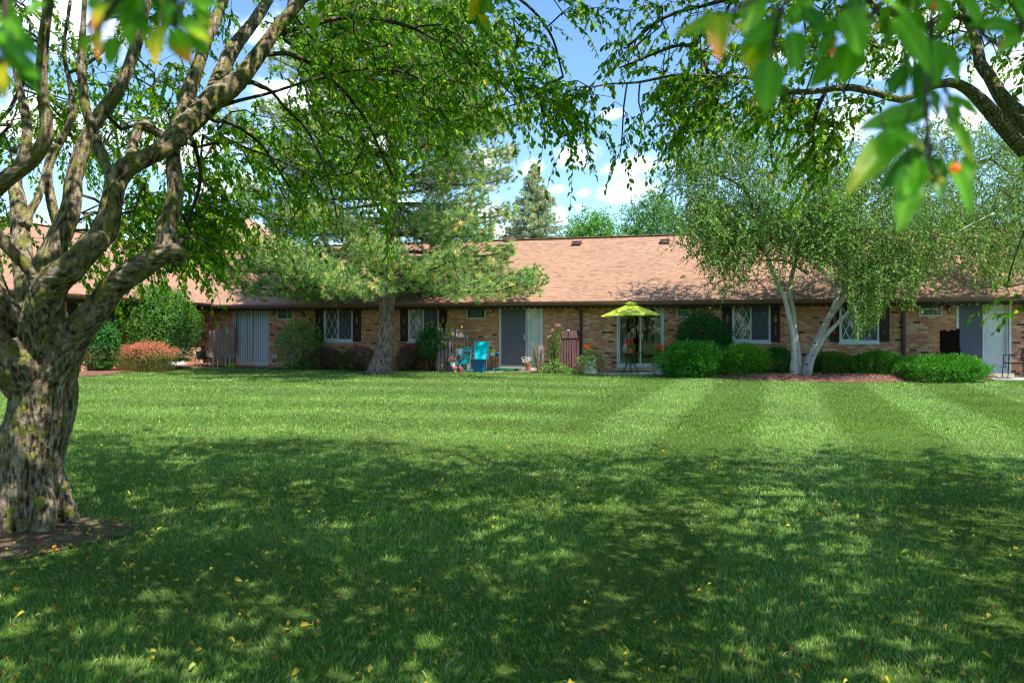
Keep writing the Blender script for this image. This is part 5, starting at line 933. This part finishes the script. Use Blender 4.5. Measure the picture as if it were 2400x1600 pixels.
m = MB(loc=(*A[:2], 0), rz=math.atan2(Bq[1]-A[1], Bq[0]-A[0])); L = np.linalg.norm(Bq[:2]-A[:2]); m.b2(.22, L+.02, -.045, -.012, tp[0]-.03, tp[0]+.22); m.build('top_board', M['wood_brown'], o)
A, Bq = gp(2203, .25), gp(2249, 1.2); pickets('picket_screen', 'near-black picket screen in front of the right-hand patio door', A[:2], Bq[:2], 6, [W3(2206+i*8, (774, 773, 776, 772, 774, 770)[i], .8)[2] for i in range(6)], 'wood_dark', .15)
# ---- umbrella and its table
uY = 24.1; up = P(1478, 876, uY); up[2] = .135; U = empty('patio_umbrella', up, 0, 'lime green patio umbrella open over the small black table', 'umbrella')
zr, zp = P(0, 739, uY)[2], P(0, 711, uY)[2]; R_ = .98; m = MB(); N = 8; ang = [2*math.pi*(i+.5)/N+.1 for i in range(N)]; K = 7
for i in range(N):
    a0, a1 = ang[i], ang[i]+2*math.pi/N; V = []
    for j in range(K+1):
        t = .12+.88*j/K; r = R_*t; z = zp-(zp-zr)*(t**1.12)
        for s in range(5):
            q = s/4; e = (np.array([math.cos(a0), math.sin(a0)])*(1-q)+np.array([math.cos(a1), math.sin(a1)])*q)*r; V.append([up[0]+e[0], up[1]+e[1], z+e[0]*.02-.05*math.sin(math.pi*q)*t*(1 if 1 else 0)*.6])
    b = (np.arange(K)[:, None]*5+np.arange(4)[None]); m.add(V, np.stack([b, b+5, b+6, b+1], -1).reshape(-1, 4))
m.lathe([(.01, .055), (.08, .05), (.19, .0), (.20, -.025)], (up[0], up[1], zp+.0), 16); m.ball((up[0], up[1], zp+.06), .018)
m.build('canopy', M['lime'], U); m = MB(); m.tube([[up[0], up[1], .14], [up[0], up[1], zp+.02]], .021, 8); m.box((up[0]+.03, up[1]-.02, 1.18), (.05, .05, .08)); m.build('pole', M['black'], U)
for i in range(N):
    a = ang[i]; e = np.array([math.cos(a), math.sin(a), 0]); t0 = np.array([up[0], up[1], zp-.03]); t1 = np.array([up[0], up[1], zr-.03])+e*R_*.98; t1[2] = zr+.0+e[0]*R_*.02-.012; mm = MB(); mm.tube([t0, (t0+t1)/2+[0, 0, .012], t1], .006, 4); mm.tube([(t0*.45+t1*.55), [up[0], up[1], zr-.1]], .005, 4); mm.build('rib', M['black'], U)
tz = P(0, 827, uY)[2]; TB = empty('bistro_table', (up[0]+.0, up[1], .135), 0, 'small round black patio table pierced by the umbrella pole', 'table'); m = MB()
m.lathe([(.03, 0), (.33, 0), (.335, .012), (.33, .025), (.03, .025), (.03, 0)], (up[0], up[1], tz-.02), 28); m.build('table_top', M['black'], TB)
for i in range(4):
    a = .5+i*math.pi/2; c, s = math.cos(a), math.sin(a); m = MB(); m.tube([[up[0]+c*.26, up[1]+s*.26, tz-.02], [up[0]+c*.20, up[1]+s*.20, tz-.28], [up[0]+c*.17, up[1]+s*.17, tz-.38], [up[0]+c*.24, up[1]+s*.24, tz-.46], [up[0]+c*.36, up[1]+s*.36, .14]], .011, 6); m.build('leg', M['black'], TB)
m = MB(); q = np.linspace(0, 2*math.pi, 21); m.tube(np.c_[up[0]+np.cos(q)*.175, up[1]+np.sin(q)*.175, np.full(21, tz-.37)], .008, 5, cap=False); m.build('ring', M['black'], TB)
FLO = [(.80, .10, .02), (.85, .16, .03), (.7, .05, .02)]; PNK = [(.72, .30, .38), (.8, .45, .5), (.75, .25, .3), (.8, .5, .2)]
def flowers(mb, c, r, n, cols, s=.028):
    p = c+rdir(n)*np.array(r)*RG.uniform(.4, 1, (n, 1)); 
    for k in range(5):
        leaf_mesh(mb, p, unit(rdir(n)+[0, -.4, .2]), rdir(n)+[0, -.6, .6], s, s*.85, pal(n, cols), curl=.2)
def foliage(mb, c, r, n, cols, s=.05, w=.04, droop=0):
    p = c+rdir(n)*np.array(r)*RG.uniform(.35, 1, (n, 1))**.5; leaf_mesh(mb, p, unit(rdir(n)+[0, 0, -droop]), rdir(n)+[0, -.3, .7], s*RG.uniform(.6, 1.2, n), w*RG.uniform(.6, 1.2, n), pal(n, cols))
GRN = [(.06, .22, .03), (.12, .34, .05), (.03, .12, .02)]; IVY = [(.30, .42, .12), (.10, .28, .05), (.55, .62, .35), (.05, .16, .03)]
def pot(name, label, c, r, h, mat, top=1.25, cat='flower pot', fol=None, flo=None, cols=GRN, fc=FLO, rim=True, group=None, fs=.028, nf=34, nl=130, ivy=None, pm=None):
    o = empty(name, c, 0, label, cat, group); m = MB(); pr = [(.001, 0), (r, 0), (r*top, h*.88), (r*top*1.08, h*.88), (r*top*1.08, h), (r*top*.9, h), (r*top*.85, h*.8), (.001, h*.8)] if pm is None else pm; m.lathe(pr, c, 20); m.build('pot', M[mat], o, smooth=False)
    c = np.array(c)
    if fol: m = MB(); foliage(m, c+[0, 0, h+fol[2]*.5], fol, nl, cols); m.build('foliage', M['leaf'], o)
    if flo: m = MB(); flowers(m, c+[flo[3] if len(flo) > 3 else 0, -.02, h+flo[2]*.5+(fol[2]*.9 if fol else 0)], flo[:3], nf, fc, fs); m.build('flowers', M['petal'], o)
    if ivy:
        m = MB()
        for i in range(ivy[0]):
            a = RG.uniform(-math.pi, math.pi); L = RG.uniform(.3, 1)*ivy[1]; t = np.linspace(0, 1, 16); out = ivy[2]*RG.uniform(.6, 1.); q = c+np.stack([np.cos(a)*(r*top*.8+out*np.sin(t*1.7)), np.sin(a)*(r*top*.8+out*np.sin(t*1.7)), h+.08*np.sin(t*3)-L*t**1.3], -1); q[:, 2] = np.maximum(q[:, 2], c[2]+.02); q = q+RG.normal(size=q.shape)*.02; q = np.repeat(q, 2, 0)+RG.normal(size=(32, 3))*.02
            leaf_mesh(m, q, unit(rdir(32)+[0, 0, -.5]), rdir(32)+[np.cos(a), np.sin(a), .4], .055, .045, pal(32, IVY, [.35, .3, .15, .2]))
        m.build('trailing_ivy', M['leaf'], o)
    return o
pot('flower_pot', 'bright orange pot of red geraniums standing on the black umbrella table', (up[0]-.02+.0, up[1]-.12, tz+.006), .05, .165, 'orange', 1.2, fol=(.16, .13, .14), flo=(.17, .1, .1, -.05), fc=[(.8, .03, .02), (.85, .07, .03)], nf=40, fs=.04)
# flag
fx = P(1471.5, 0, 23.9)[0]; fz = P(0, 825, 23.9)[2]; FL = empty('small_flag', (fx, 23.93, tz+.005), 0, 'small American flag on a stick beside the orange geranium pot', 'flag'); m = MB(); m.tube([[fx, 23.93, tz+.005], [fx+.02, 23.93, tz+.52]], .005, 5); m.build('stick', M['stone'], FL)
m = MB(); NX, NZ = 13, 10; V = []; C = []; Fs = []
for i in range(NX):          # stripes run down the hanging cloth
    for j in range(NZ):
        for (a, b) in ((i, j), (i+1, j), (i+1, j+1), (i, j+1)): u, v = a/NX, b/NZ; V.append([fx+.01-.13*u*(.4+.6*v)-.06*v+.01*math.sin(u*9), 23.93-.01-.012*math.sin(u*12+v*3), tz+.50-.34*v-.05*u])
        cc = (.06, .08, .30) if (i < 6 and j < 4) else ((.6, .04, .05) if i % 2 == 0 else (.8, .8, .8)); C += [cc]*4; b0 = len(V)-4; Fs.append([b0, b0+1, b0+2, b0+3])
m.add(V, Fs, np.array(C)); m.build('cloth', M['petal'], FL)
c = W3(1384, 877, .0); c = np.array([P(1384, 877, 24.2)[0], 24.2, .12]); um = [(.001, 0), (.235, 0), (.24, .03), (.19, .18), (.165, .40), (.20, .50), (.22, .53), (.19, .53), (.17, .45), (.001, .45)]
pot('planter', 'tall white weathered planter with orange geraniums and long trailing ivy', c, .2, .53, 'urn', 1., 'planter', fol=(.26, .2, .28), flo=(.22, .16, .14, -.04), nf=34, fs=.045, nl=420, cols=[(.14, .34, .05), (.22, .42, .08), (.06, .18, .03)], ivy=(30, .55, .34), pm=um)
c = np.array([P(1547, 879, 23.6)[0], 23.6, .12]); um = [(.001, 0), (.17, 0), (.16, .25), (.17, .50), (.19, .53), (.16, .53), (.14, .45), (.001, .45)]
pot('planter', 'white planter overflowing with orange flowers against the largest bright yew', c, .15, .53, 'urn', 1., 'planter', fol=(.24, .2, .26), flo=(.3, .18, .16, .05), nf=52, fs=.045, nl=420, ivy=(26, .66, .15), pm=um)
m = MB(loc=(P(1518, 876, 23.9)[0], 23.9, .12)); m.b2(-.28, .28, -.18, .18, .016, .045); m.b2(-.26, .26, -.16, .16, .0, .016); o = m.build('low_step', M['white'], None); o['label'] = 'flat white step lying on the patio under the clear glass door'; o['category'] = 'step'
# ---- turquoise group
def bar(m, a, b, r=.011, n=6): m.tube([a, b], r, n)
def FR(px, d, z=None): p = gp(px, d); return p
tc = gp(1125, 1.15); CH = empty('sling_chair', tc, -TH+.05, 'turquoise sling patio chair with curved steel arms', 'chair'); k = dict(loc=tc, rz=-TH+.05)
m = MB(**k); V = []; prof = [(-.24, .42), (-.12, .40), (.06, .39), (.16, .42), (.22, .62), (.27, .85), (.30, 1.0)]
for (y, z) in prof: V += [[-.235, y, z], [.235, y, z]]
m.add(V, [[2*i, 2*i+1, 2*i+3, 2*i+2] for i in range(6)]); V2 = [[a, b+.012, c_-.008] for a, b, c_ in V]; m.add(V2, [[2*i, 2*i+2, 2*i+3, 2*i+1] for i in range(6)]); m.build('sling', M['turq_fabric'], CH)
for s in (-1, 1):
    m = MB(**k); x = s*.28; m.tube(crom(np.c_[[[x, -.24, 0], [x, -.26, .3], [x, -.24, .55], [x, -.16, .62], [x, .0, .60], [x*.93, .2, .58]], np.full(6, .016)], .04)[:, :3], .016, 8); m.build('arm', M['steel'], CH)
    m = MB(**k); m.tube([[x*.9, .30, 1.02], [x*.9, .18, .42], [x*.9, .30, .0]], .013, 6); bar(m, [x*.88, -.25, .42], [x*.88, .16, .41]); m.build('frame', M['steel'], CH)
bc = gp(1124, .95); bc = bc+[0, -.0, 0]; m = MB(loc=gp(1124, 1.12), rz=-TH); m.box((0, .02, .17), (.34, .30, .34), taper=1.15); m.box((0, .02, .355), (.43, .39, .03)); o = m.build('storage_tub', M['blue'], None); tag(o, 'blue plastic tub pushed under the turquoise sling chair', 'tub')
ft = gp(1076, 1.15); tz2 = W3(1076, 830, 1.15)[2]; FT = empty('folding_table', ft, -TH, 'turquoise folding bistro table holding a white pot of pink flowers', 'table'); k = dict(loc=(ft[0], ft[1], 0), rz=-TH)
m = MB(**k)
for i in range(6): m.b2(-.30, .30, -.24+i*.08, -.18+i*.08, tz2-.015, tz2)
m.build('table_top', M['turq'], FT)
for s in (-1, 1):
    for y in (-.2, .2): m = MB(**k); bar(m, [s*.26, y, ft[2]], [-s*.24, y, tz2-.015]); m.build('leg', M['turq'], FT)
m = MB(**k); bar(m, [-.26, -.2, ft[2]+.03], [-.26, .2, ft[2]+.03]); bar(m, [.26, -.2, ft[2]+.03], [.26, .2, ft[2]+.03]); m.build('stretcher', M['turq'], FT)
fc_ = gp(1091, 1.35); FC = empty('folding_chair', fc_, -TH-.3, 'turquoise slatted folding chair, folded and leaning by the folding table', 'chair'); k = dict(loc=fc_, rz=-TH-.3)
for s in (-1, 1): m = MB(**k); bar(m, [s*.19, -.10, 0], [s*.17, .16, .84]); m.build('leg', M['turq'], FC); m = MB(**k); bar(m, [s*.16, .12, .0], [s*.15, .02, .50]); m.build('leg', M['turq'], FC)
for i in range(3): m = MB(**k); t = .68+i*.06; m.box((0, -.10+.26*t/.84, t), (.34, .012, .042), rx=-.3); m.build('back_slat', M['turq'], FC)
for i in range(5): m = MB(**k); t = .28+i*.055; m.box((0, -.07+.2*t/.84, t), (.33, .014, .04), rx=-.3); m.build('seat_slat', M['turq'], FC)
q = np.array([ft[0]+.02, ft[1]-.03, tz2]); pot('flower_pot', 'white pot of pink and yellow flowers on the turquoise folding table', q, .09, .20, 'white', 1.3, fol=(.18, .15, .12), flo=(.21, .16, .1), fc=PNK, nf=60, nl=170, cols=[(.10, .3, .05), (.35, .4, .05)])
q = gp(1061, 1.4)+[0, 0, 0]; zs = W3(1061, 860, 1.4)[2]; st = MB(loc=q)
for a in range(3): st.tube([[math.cos(a*2.1)*.1, math.sin(a*2.1)*.1, 0], [math.cos(a*2.1)*.07, math.sin(a*2.1)*.07, zs-q[2]]], .007, 5)
st.lathe([(.001, zs-q[2]), (.10, zs-q[2]), (.10, zs-q[2]+.01), (.001, zs-q[2]+.01)]); o = st.build('plant_stand', M['black'], None, loc=q); tag(o, 'little black plant stand in front of the grey picket screen', 'stand')
q2 = np.array([q[0], q[1], zs+.012]); pot('flower_pot', 'white pot of pale pink flowers on the little black stand', q2, .075, .16, 'white', 1.25, fol=(.13, .12, .08), flo=(.17, .12, .09), fc=PNK[:3], nf=44, nl=90)
for (a, lab, mt) in ((1066, 'small pink pot of red flowers on the ground, left one under the folding table', 'pinkpot'), (1079, 'small red pot of pink flowers on the ground, right one under the folding table', 'red')):
    pot('flower_pot', lab, gp(a, 1.5), .05, .09, mt, 1.2, fol=(.07, .07, .05), flo=(.08, .07, .05), fc=[(.75, .1, .1), (.8, .4, .4)], nf=24, nl=40)
ws_ = gp(1158, .9); zt = W3(1158, 834, .9)[2]; m = MB(loc=ws_, rz=-TH); PS = empty('plant_stand', ws_, -TH, 'wire-legged plant stand against the brick left of the screened door', 'stand')
m.lathe([(.001, zt-ws_[2]-.012), (.15, zt-ws_[2]-.012), (.15, zt-ws_[2]), (.001, zt-ws_[2])], (0, 0, 0), 18); m.build('stand_top', M['black'], PS)
for a in range(4): m = MB(loc=ws_, rz=-TH); c_, s_ = math.cos(.7+a*1.571), math.sin(.7+a*1.571); m.tube([[c_*.13, s_*.13, zt-ws_[2]-.01], [c_*.10, s_*.10, .3], [c_*.14, s_*.14, 0]], .008, 5); m.build('leg', M['black'], PS)
pot('flower_pot', 'low white bowl with a lime succulent on the wire-legged stand', (ws_[0]-.05, ws_[1], zt+.002), .08, .11, 'white', 1.2, fol=(.09, .09, .07), cols=[(.4, .5, .05), (.2, .4, .06)], nl=70)
m = MB(); m.ball((ws_[0]+.12, ws_[1]-.02, zt+.072), .065, 14); m.ball((ws_[0]+.12, ws_[1]-.02, zt+.145), .022, 8); m.lathe([(.001, 0), (.04, 0), (.03, .02), (.001, .02)], (ws_[0]+.12, ws_[1]-.02, zt), 12); o = m.build('garden_ball', M['blue'], None, smooth=True); tag(o, 'small bright blue ball ornament at the right end of the wire-legged stand', 'ornament')
# ornaments on the grey screen
for (a, b, mt, lab, r) in ((1043, 805, 'yellow', 'yellow bird-shaped ornament hanging low on the grey picket screen', .045), (1082, 767, 'yellow', 'yellow ball ornament perched above the grey picket screen', .04), (1034, 801, 'steel', 'round silver ornament on the left board of the grey screen', .03)):
    d_ = {1043: 1.1, 1082: .55, 1034: 1.2}[a]; c_ = W3(a, b, d_); m = MB(); m.ball(c_, r, 12, sz=1.15); m.ball(c_+[0, 0, r*1.25], r*.4, 8)
    if a == 1082: m.tube([c_+[0, 0, -.05], c_+[0, .05, -.25]], .006, 5)
    else: m.tube([c_+[0, 0, r*1.4], c_+[0, .04, r*1.9]], .005, 5)
    tag(m.build('ornament', M[mt], None, smooth=True), lab, 'ornament')
c_ = W3(1332, 777, .78); m = MB(); m.ball(c_+[-.02, 0, .03], .03, 8, sz=1.3); m.ball(c_+[.025, 0, .03], .03, 8, sz=1.3); m.tube([c_+[.02, 0, .03], c_+[.03, -.01, -.12]], .014, 5); tag(m.build('ornament', M['steel'], None, smooth=True), 'silver bow ornament on the top board of the brown picket screen', 'ornament')
c_ = W3(690, 835, .95); m = MB(); m.ball(c_+[0, -.25, 0], .075, 14); m.tube([c_+[0, -.25, -.07], [c_[0], c_[1]-.25, .1]], .01, 6); tag(m.build('garden_ball', M['lilac'], None, smooth=True), 'pale lilac ball on a stake in front of the light-green privet', 'ornament')
pot('flower_pot', 'terracotta pot of white flowers on the sill of the screened door', np.append(wpt(1238, .42), .205), .085, .17, 'terracotta', 1.25, fol=(.14, .11, .09), flo=(.2, .12, .13, -.05), fc=[(.8, .8, .72), (.75, .72, .6)], nf=60, nl=70)
# lilac cloth hung by the door, hose reel and hose
c_ = W3(1270, 812, .8); m = MB(); V = [[c_[0]+(i/6-.5)*.16, c_[1]+.015*math.sin(i*1.8), c_[2]-j*.16+.02*math.sin(i)] for j in range(4) for i in range(7)]; m.add(V, [[j*7+i, j*7+i+1, j*7+i+8, j*7+i+7] for j in range(3) for i in range(6)]); m.tube([[c_[0]-.1, c_[1]+.01, c_[2]+.02], [c_[0]+.1, c_[1]+.01, c_[2]+.02]], .006, 5); m.tube([[c_[0]-.1, c_[1]+.01, c_[2]+.02], [c_[0]-.1, c_[1]+.01, .12]], .006, 5)
tag(m.build('garden_flag', M['lilac'], None), 'pale lilac garden flag on a stake behind the rose bush', 'flag')
a_ = gp(1117, .75); q = np.linspace(0, 1, 40); p0, p1 = gp(1118, .8), gp(1215, .75); V = p0[None]*(1-q[:, None])+p1[None]*q[:, None]; V[:, 1] += .03*np.sin(q*14); V[:, 2] += .02; m = MB()
for dz in (0, .035, .07): m.tube(V+[0, .01*dz*20, dz], .018, 6)
for r in (.05, .08, .11): t = np.linspace(0, 2*math.pi, 24); m.tube(np.c_[p1[0]+np.cos(t)*r, p1[1]+np.sin(t)*r*.6, np.full(24, p1[2]+.03+r*.5)], .016, 5)
tag(m.build('garden_hose', M['hose'], None, smooth=True), 'green garden hose lying along the step of the screened door', 'hose')
# rose bush, pruned bush, ground ivy
def vine(label, px, d, ht, spread, nst, cols, flo=None, ll=.055, name='shrub', mat='bark_twig', leaves=22, bare=0., up=.9):
    b = gp(px, d); b[2] = .1; o = empty(name, b, 0, label, 'shrub'); m = MB(); f = MB(); g2 = MB()
    for i in range(nst):
        a = RG.uniform(0, 6.3); s = spread*RG.uniform(.2, 1); h = ht*RG.uniform(.6, 1); e = b+[math.cos(a)*s, math.sin(a)*s*.5, h]; c = crom([[*b, .012], [*(b*.5+e*.5+[0, 0, -.05*h+RG.normal()*.03]), .009], [*e, .004]], .05); m.tube(c[:, :3], c[:, 3], 5)
        for j in range(3): k_ = RG.integers(len(c)//3, len(c)); s0 = c[k_, :3]; m.tube([s0, s0+unit(rdir(1)[0]*[1, .6, .3]+[0, 0, .5])*RG.uniform(.08, .2)], .004, 4)
        if leaves:
            ii = (len(c)*(bare+(1-bare)*RG.random(leaves))).astype(int).clip(0, len(c)-1); q = c[ii, :3]+rdir(leaves)*.07; leaf_mesh(f, q, rdir(leaves)+[0, 0, .2], rdir(leaves)+[0, -.4, .5], ll*RG.uniform(.6, 1.2, leaves), ll*.6, pal(leaves, cols))
        if flo and i % 3 == 0: flowers(g2, e, (.04, .03, .04), 5, flo, .04)
    m.build('stems', M[mat], o, smooth=True)
    if leaves: f.build('foliage', M['leaf'], o)
    if flo: g2.build('blooms', M['petal'], o)
    return o
vine('pruned bush of bare tan stems in front of the screened door', 1262, 1.3, 1.05, .42, 34, GRN, None, .04, 'shrub', 'bark_dry', 3, .6)
vine('tall rose bush with pink blooms by the brown picket screen', 1300, 1.25, 1.62, .34, 26, [(.12, .30, .05), (.2, .40, .06), (.06, .17, .03), (.25, .2, .06)], PNK[:3], .055, leaves=46, bare=.2)
o = empty('ground_ivy', gp(1308, 1.3), 0, 'leafy green ground cover climbing the foot of the brown picket screen', 'ground cover'); f = MB(); n = 1500; px_ = RG.uniform(1268, 1352, n); dd = RG.uniform(.7, 1.6, n); X, Y = wpt(px_, dd); f_h = (.12+.34*np.exp(-((px_-1300)/22.)**2))*RG.random(n)**.7
leaf_mesh(f, np.stack([X, Y, .12+f_h], -1), rdir(n)+[0, 0, .2], rdir(n)+[0, -.4, .6], .055*RG.uniform(.6, 1.2, n), .036, pal(n, [(.14, .32, .06), (.07, .2, .04), (.3, .42, .14)])); f.build('foliage', M['leaf'], o)
o = empty('weed_clump', gp(541, 1.75), 0, 'small bright lime weed at the foot of the rose-brown downspout', 'plant'); f = MB(); foliage(f, gp(541, 1.75)+[0, 0, .08], (.14, .08, .10), 130, [(.25, .5, .04), (.4, .6, .06)], .06, .04); f.build('foliage', M['leaf'], o)
# folded dark chairs by the left screen
for i, (a, d, lab) in enumerate(((471, 1.75, 'folded black metal chair leaning on the left end of the weathered screen'), (478, 1.5, 'second folded black chair, half behind the plank of the weathered screen'))):
    p = gp(a, d); o = empty('folded_chair', p, .9, lab, 'chair', 'folded black chairs'); k = dict(loc=p, rz=.9)
    for s in (-1, 1): m = MB(**k); m.tube([[s*.2, -.12, 0], [s*.2, .02, .5], [s*.19, .08, .62], [s*.15, .06, .66]], .012, 6); m.build('leg', M['steel' if s < 0 else 'black'], o); m = MB(**k); bar(m, [s*.18, .12, 0], [s*.18, .0, .55], .01); m.build('leg', M['black'], o)
    m = MB(**k); m.box((0, .03, .42), (.36, .03, .3), rx=-.15); m.build('seat', M['black'], o)
# wrought black patio chairs and table at the right edge
def iron_chair(p, rz, lab):
    o = empty('patio_chair', p, rz, lab, 'chair', 'black metal patio chairs'); k = dict(loc=p, rz=rz)
    m = MB(**k); m.b2(-.24, .24, -.24, .22, .42, .445)
    m.build('seat', M['mesh'], o)
    m = MB(**k); V = [[math.sin(t)*.29, .20-.12*(math.cos(t)-1)*-1*-1+.02*0-(.0), z] for z in (.50, .62, .74, .86) for t in np.linspace(-1.1, 1.1, 9)]
    V = [[x_, .26-.20*(1-math.cos(math.asin(max(-1, min(1, x_/.3)))))+(z_-.5)*.15, z_] for x_, _, z_ in V]; m.add(V, [[j*9+i, j*9+i+1, j*9+i+10, j*9+i+9] for j in range(3) for i in range(8)]); m.build('backrest', M['mesh'], o)
    m = MB(**k); tp_ = [V[27+i] for i in range(9)]; m.tube([[-.29, -.22, .66], [-.30, -.05, .67], [-.29, .1, .72]]+tp_+[[.29, .1, .72], [.30, -.05, .67], [.29, -.22, .66]], .013, 6); m.build('top_rail', M['black'], o)
    for s in (-1, 1):
        m = MB(**k); m.tube([[s*.29, -.22, .66], [s*.26, -.23, .42], [s*.27, -.26, 0]], .013, 6); m.build('leg', M['black'], o); m = MB(**k); m.tube([[s*.24, .26, .60], [s*.24, .22, .42], [s*.26, .34, 0]], .013, 6); m.build('leg', M['black'], o)
    return o
def mk_meshm():
    t = NT('woven_mesh'); tr = t.n('BsdfTransparent'); b = t.n('BsdfDiffuse'); b.inputs[0].default_value = (.02, .02, .022, 1); mx = t.n('MixShader'); mx.inputs[0].default_value = .68; t.t.links.new(tr.outputs[0], mx.inputs[1]); t.t.links.new(b.outputs[0], mx.inputs[2]); return t.done(mx.outputs[0])
M['mesh'] = mk_meshm()
iron_chair(gp(2380, 1.35), -1.9, 'black mesh patio chair in front of the right-hand patio door'); iron_chair(gp(2425, .7), 2.6, 'second black mesh patio chair, cut off by the right edge of the photo')
# =====================================================================  LIGHT, SKY, CAMERA
SUN = unit(np.array([.36, -.35, .865])); EL = math.asin(SUN[2]); AZ = math.atan2(SUN[0], SUN[1])
sl = bpy.data.lights.new('sun', 'SUN'); sl.energy = 2.6; sl.angle = math.radians(.5); sl.color = (1, .95, .86)
so = bpy.data.objects.new('sun', sl); COL.objects.link(so); so.rotation_euler = Vector(SUN).to_track_quat('Z', 'Y').to_euler(); so['kind'] = 'helper'
t = W.node_tree; t.nodes.clear()
class WT(NT):
    def __init__(s): s.t = t; s.m = None
w = WT(); out = t.nodes.new('ShaderNodeOutputWorld'); sky = w.n('TexSky', sky_type='NISHITA'); sky.sun_disc = False; sky.sun_elevation = EL; sky.sun_rotation = AZ; sky.altitude = 200; sky.air_density = 1.; sky.dust_density = .4; sky.ozone_density = 2.5
co = w.n('TexCoord').outputs['Generated']; sp = w.n('SeparateXYZ'); w.inp(sp.inputs[0], co)
az = w.math('ARCTAN2', sp.outputs[0], sp.outputs[1]); el = w.math('ARCSINE', sp.outputs[2])
cv = w.n('CombineXYZ'); w.inp(cv.inputs[0], az); w.inp(cv.inputs[1], w.math('MULTIPLY', el, 1.5)); f1 = w.noise(cv.outputs[0], 34, 6, .6); f2 = w.noise(cv.outputs[0], 2.3, 6, .55)
CL = [(1352, 366, 62, 30), (1500, 385, 85, 28), (1462, 392, 60, 26), (1478, 440, 66, 38), (1440, 455, 50, 26), (1300, 445, 34, 13), (1370, 450, 20, 13), (1357, 485, 20, 11), (1432, 268, 34, 14), (1245, 398, 36, 26), (1150, 375, 50, 32), (1145, 500, 95, 48), (1310, 508, 26, 26), (1185, 545, 60, 30),
      (1975, 290, 78, 70), (1930, 350, 60, 50), (2255, 275, 70, 50), (2350, 170, 130, 100), (2080, 130, 150, 60), (1800, 120, 90, 50), (150, 60, 190, 90), (90, 290, 240, 100), (420, 330, 190, 110), (520, 430, 120, 60), (700, 240, 170, 100), (880, 330, 120, 80), (2150, 60, 160, 60), (90, 530, 120, 30), (640, 80, 120, 60), (900, 470, 100, 50)]
m = None
for (x, y, a, b) in CL:
    if a > 85: a, b = a*.78, b*.72
    A = math.atan((x-1200)/F); E = math.atan((HY-y)/F*math.cos(A)); 
    dx = w.math('DIVIDE', w.math('SUBTRACT', az, A), a/F); dy = w.math('DIVIDE', w.math('SUBTRACT', el, E), b/F)
    k = w.math('SUBTRACT', 1., w.math('SQRT', w.math('ADD', w.math('MULTIPLY', dx, dx), w.math('MULTIPLY', dy, dy))))
    m = k if m is None else w.math('SMOOTH_MAX', m, k, .25)
bgc = w.math('MULTIPLY', w.math('SUBTRACT', f2, .58), 3.5); far = w.step(w.math('ABSOLUTE', az), .65, .8); bgc = w.math('ADD', bgc, w.math('MULTIPLY', w.math('SUBTRACT', far, 1.), 5.)); m = w.math('MAXIMUM', m, bgc)
d = w.math('ADD', m, w.math('MULTIPLY', w.math('SUBTRACT', f1, .5), 1.9)); cl = w.step(d, -.15, .95)
hs = w.n('HueSaturation'); hs.inputs['Saturation'].default_value = 1.14; hs.inputs['Value'].default_value = .57; w.inp(hs.inputs['Color'], sky.outputs[0])
cc = w.mix(w.step(w.math('ADD', d, w.math('MULTIPLY', w.math('SUBTRACT', f1, .5), 1.3)), .15, .95), (3.1, 3.4, 3.9), (5.2, 5.2, 5.2)); fin = w.mix(w.math('MULTIPLY', cl, .93), hs.outputs[0], cc)
bg = w.n('Background'); w.inp(bg.inputs[0], fin); bg.inputs[1].default_value = .15; t.links.new(bg.outputs[0], out.inputs[0])
cd = bpy.data.cameras.new('camera'); cam = bpy.data.objects.new('camera', cd); COL.objects.link(cam); SC.camera = cam
cam.location = (0, 0, H); cam.rotation_euler = (math.pi/2, 0, 0); cd.sensor_width = 36; cd.lens = 36*F/2400; cd.shift_y = -(800-HY)/2400; cd.clip_start = .05; cd.clip_end = 2000
cd.dof.use_dof = True; cd.dof.focus_distance = 20; cd.dof.aperture_fstop = 4.5
vs = SC.view_settings; vs.view_transform = 'Standard'; vs.look = 'None'; vs.exposure = 1.78; vs.gamma = 1
cy = SC.cycles; SC.render.engine = 'CYCLES'; cy.max_bounces = 7; cy.diffuse_bounces = 3; cy.glossy_bounces = 3; cy.transmission_bounces = 4; cy.transparent_max_bounces = 12; cy.sample_clamp_indirect = 6; cy.use_denoising = True
cy.filter_width = 1.15; cy.use_adaptive_sampling = True; cy.adaptive_threshold = .02; cy.caustics_reflective = False; cy.caustics_refractive = False
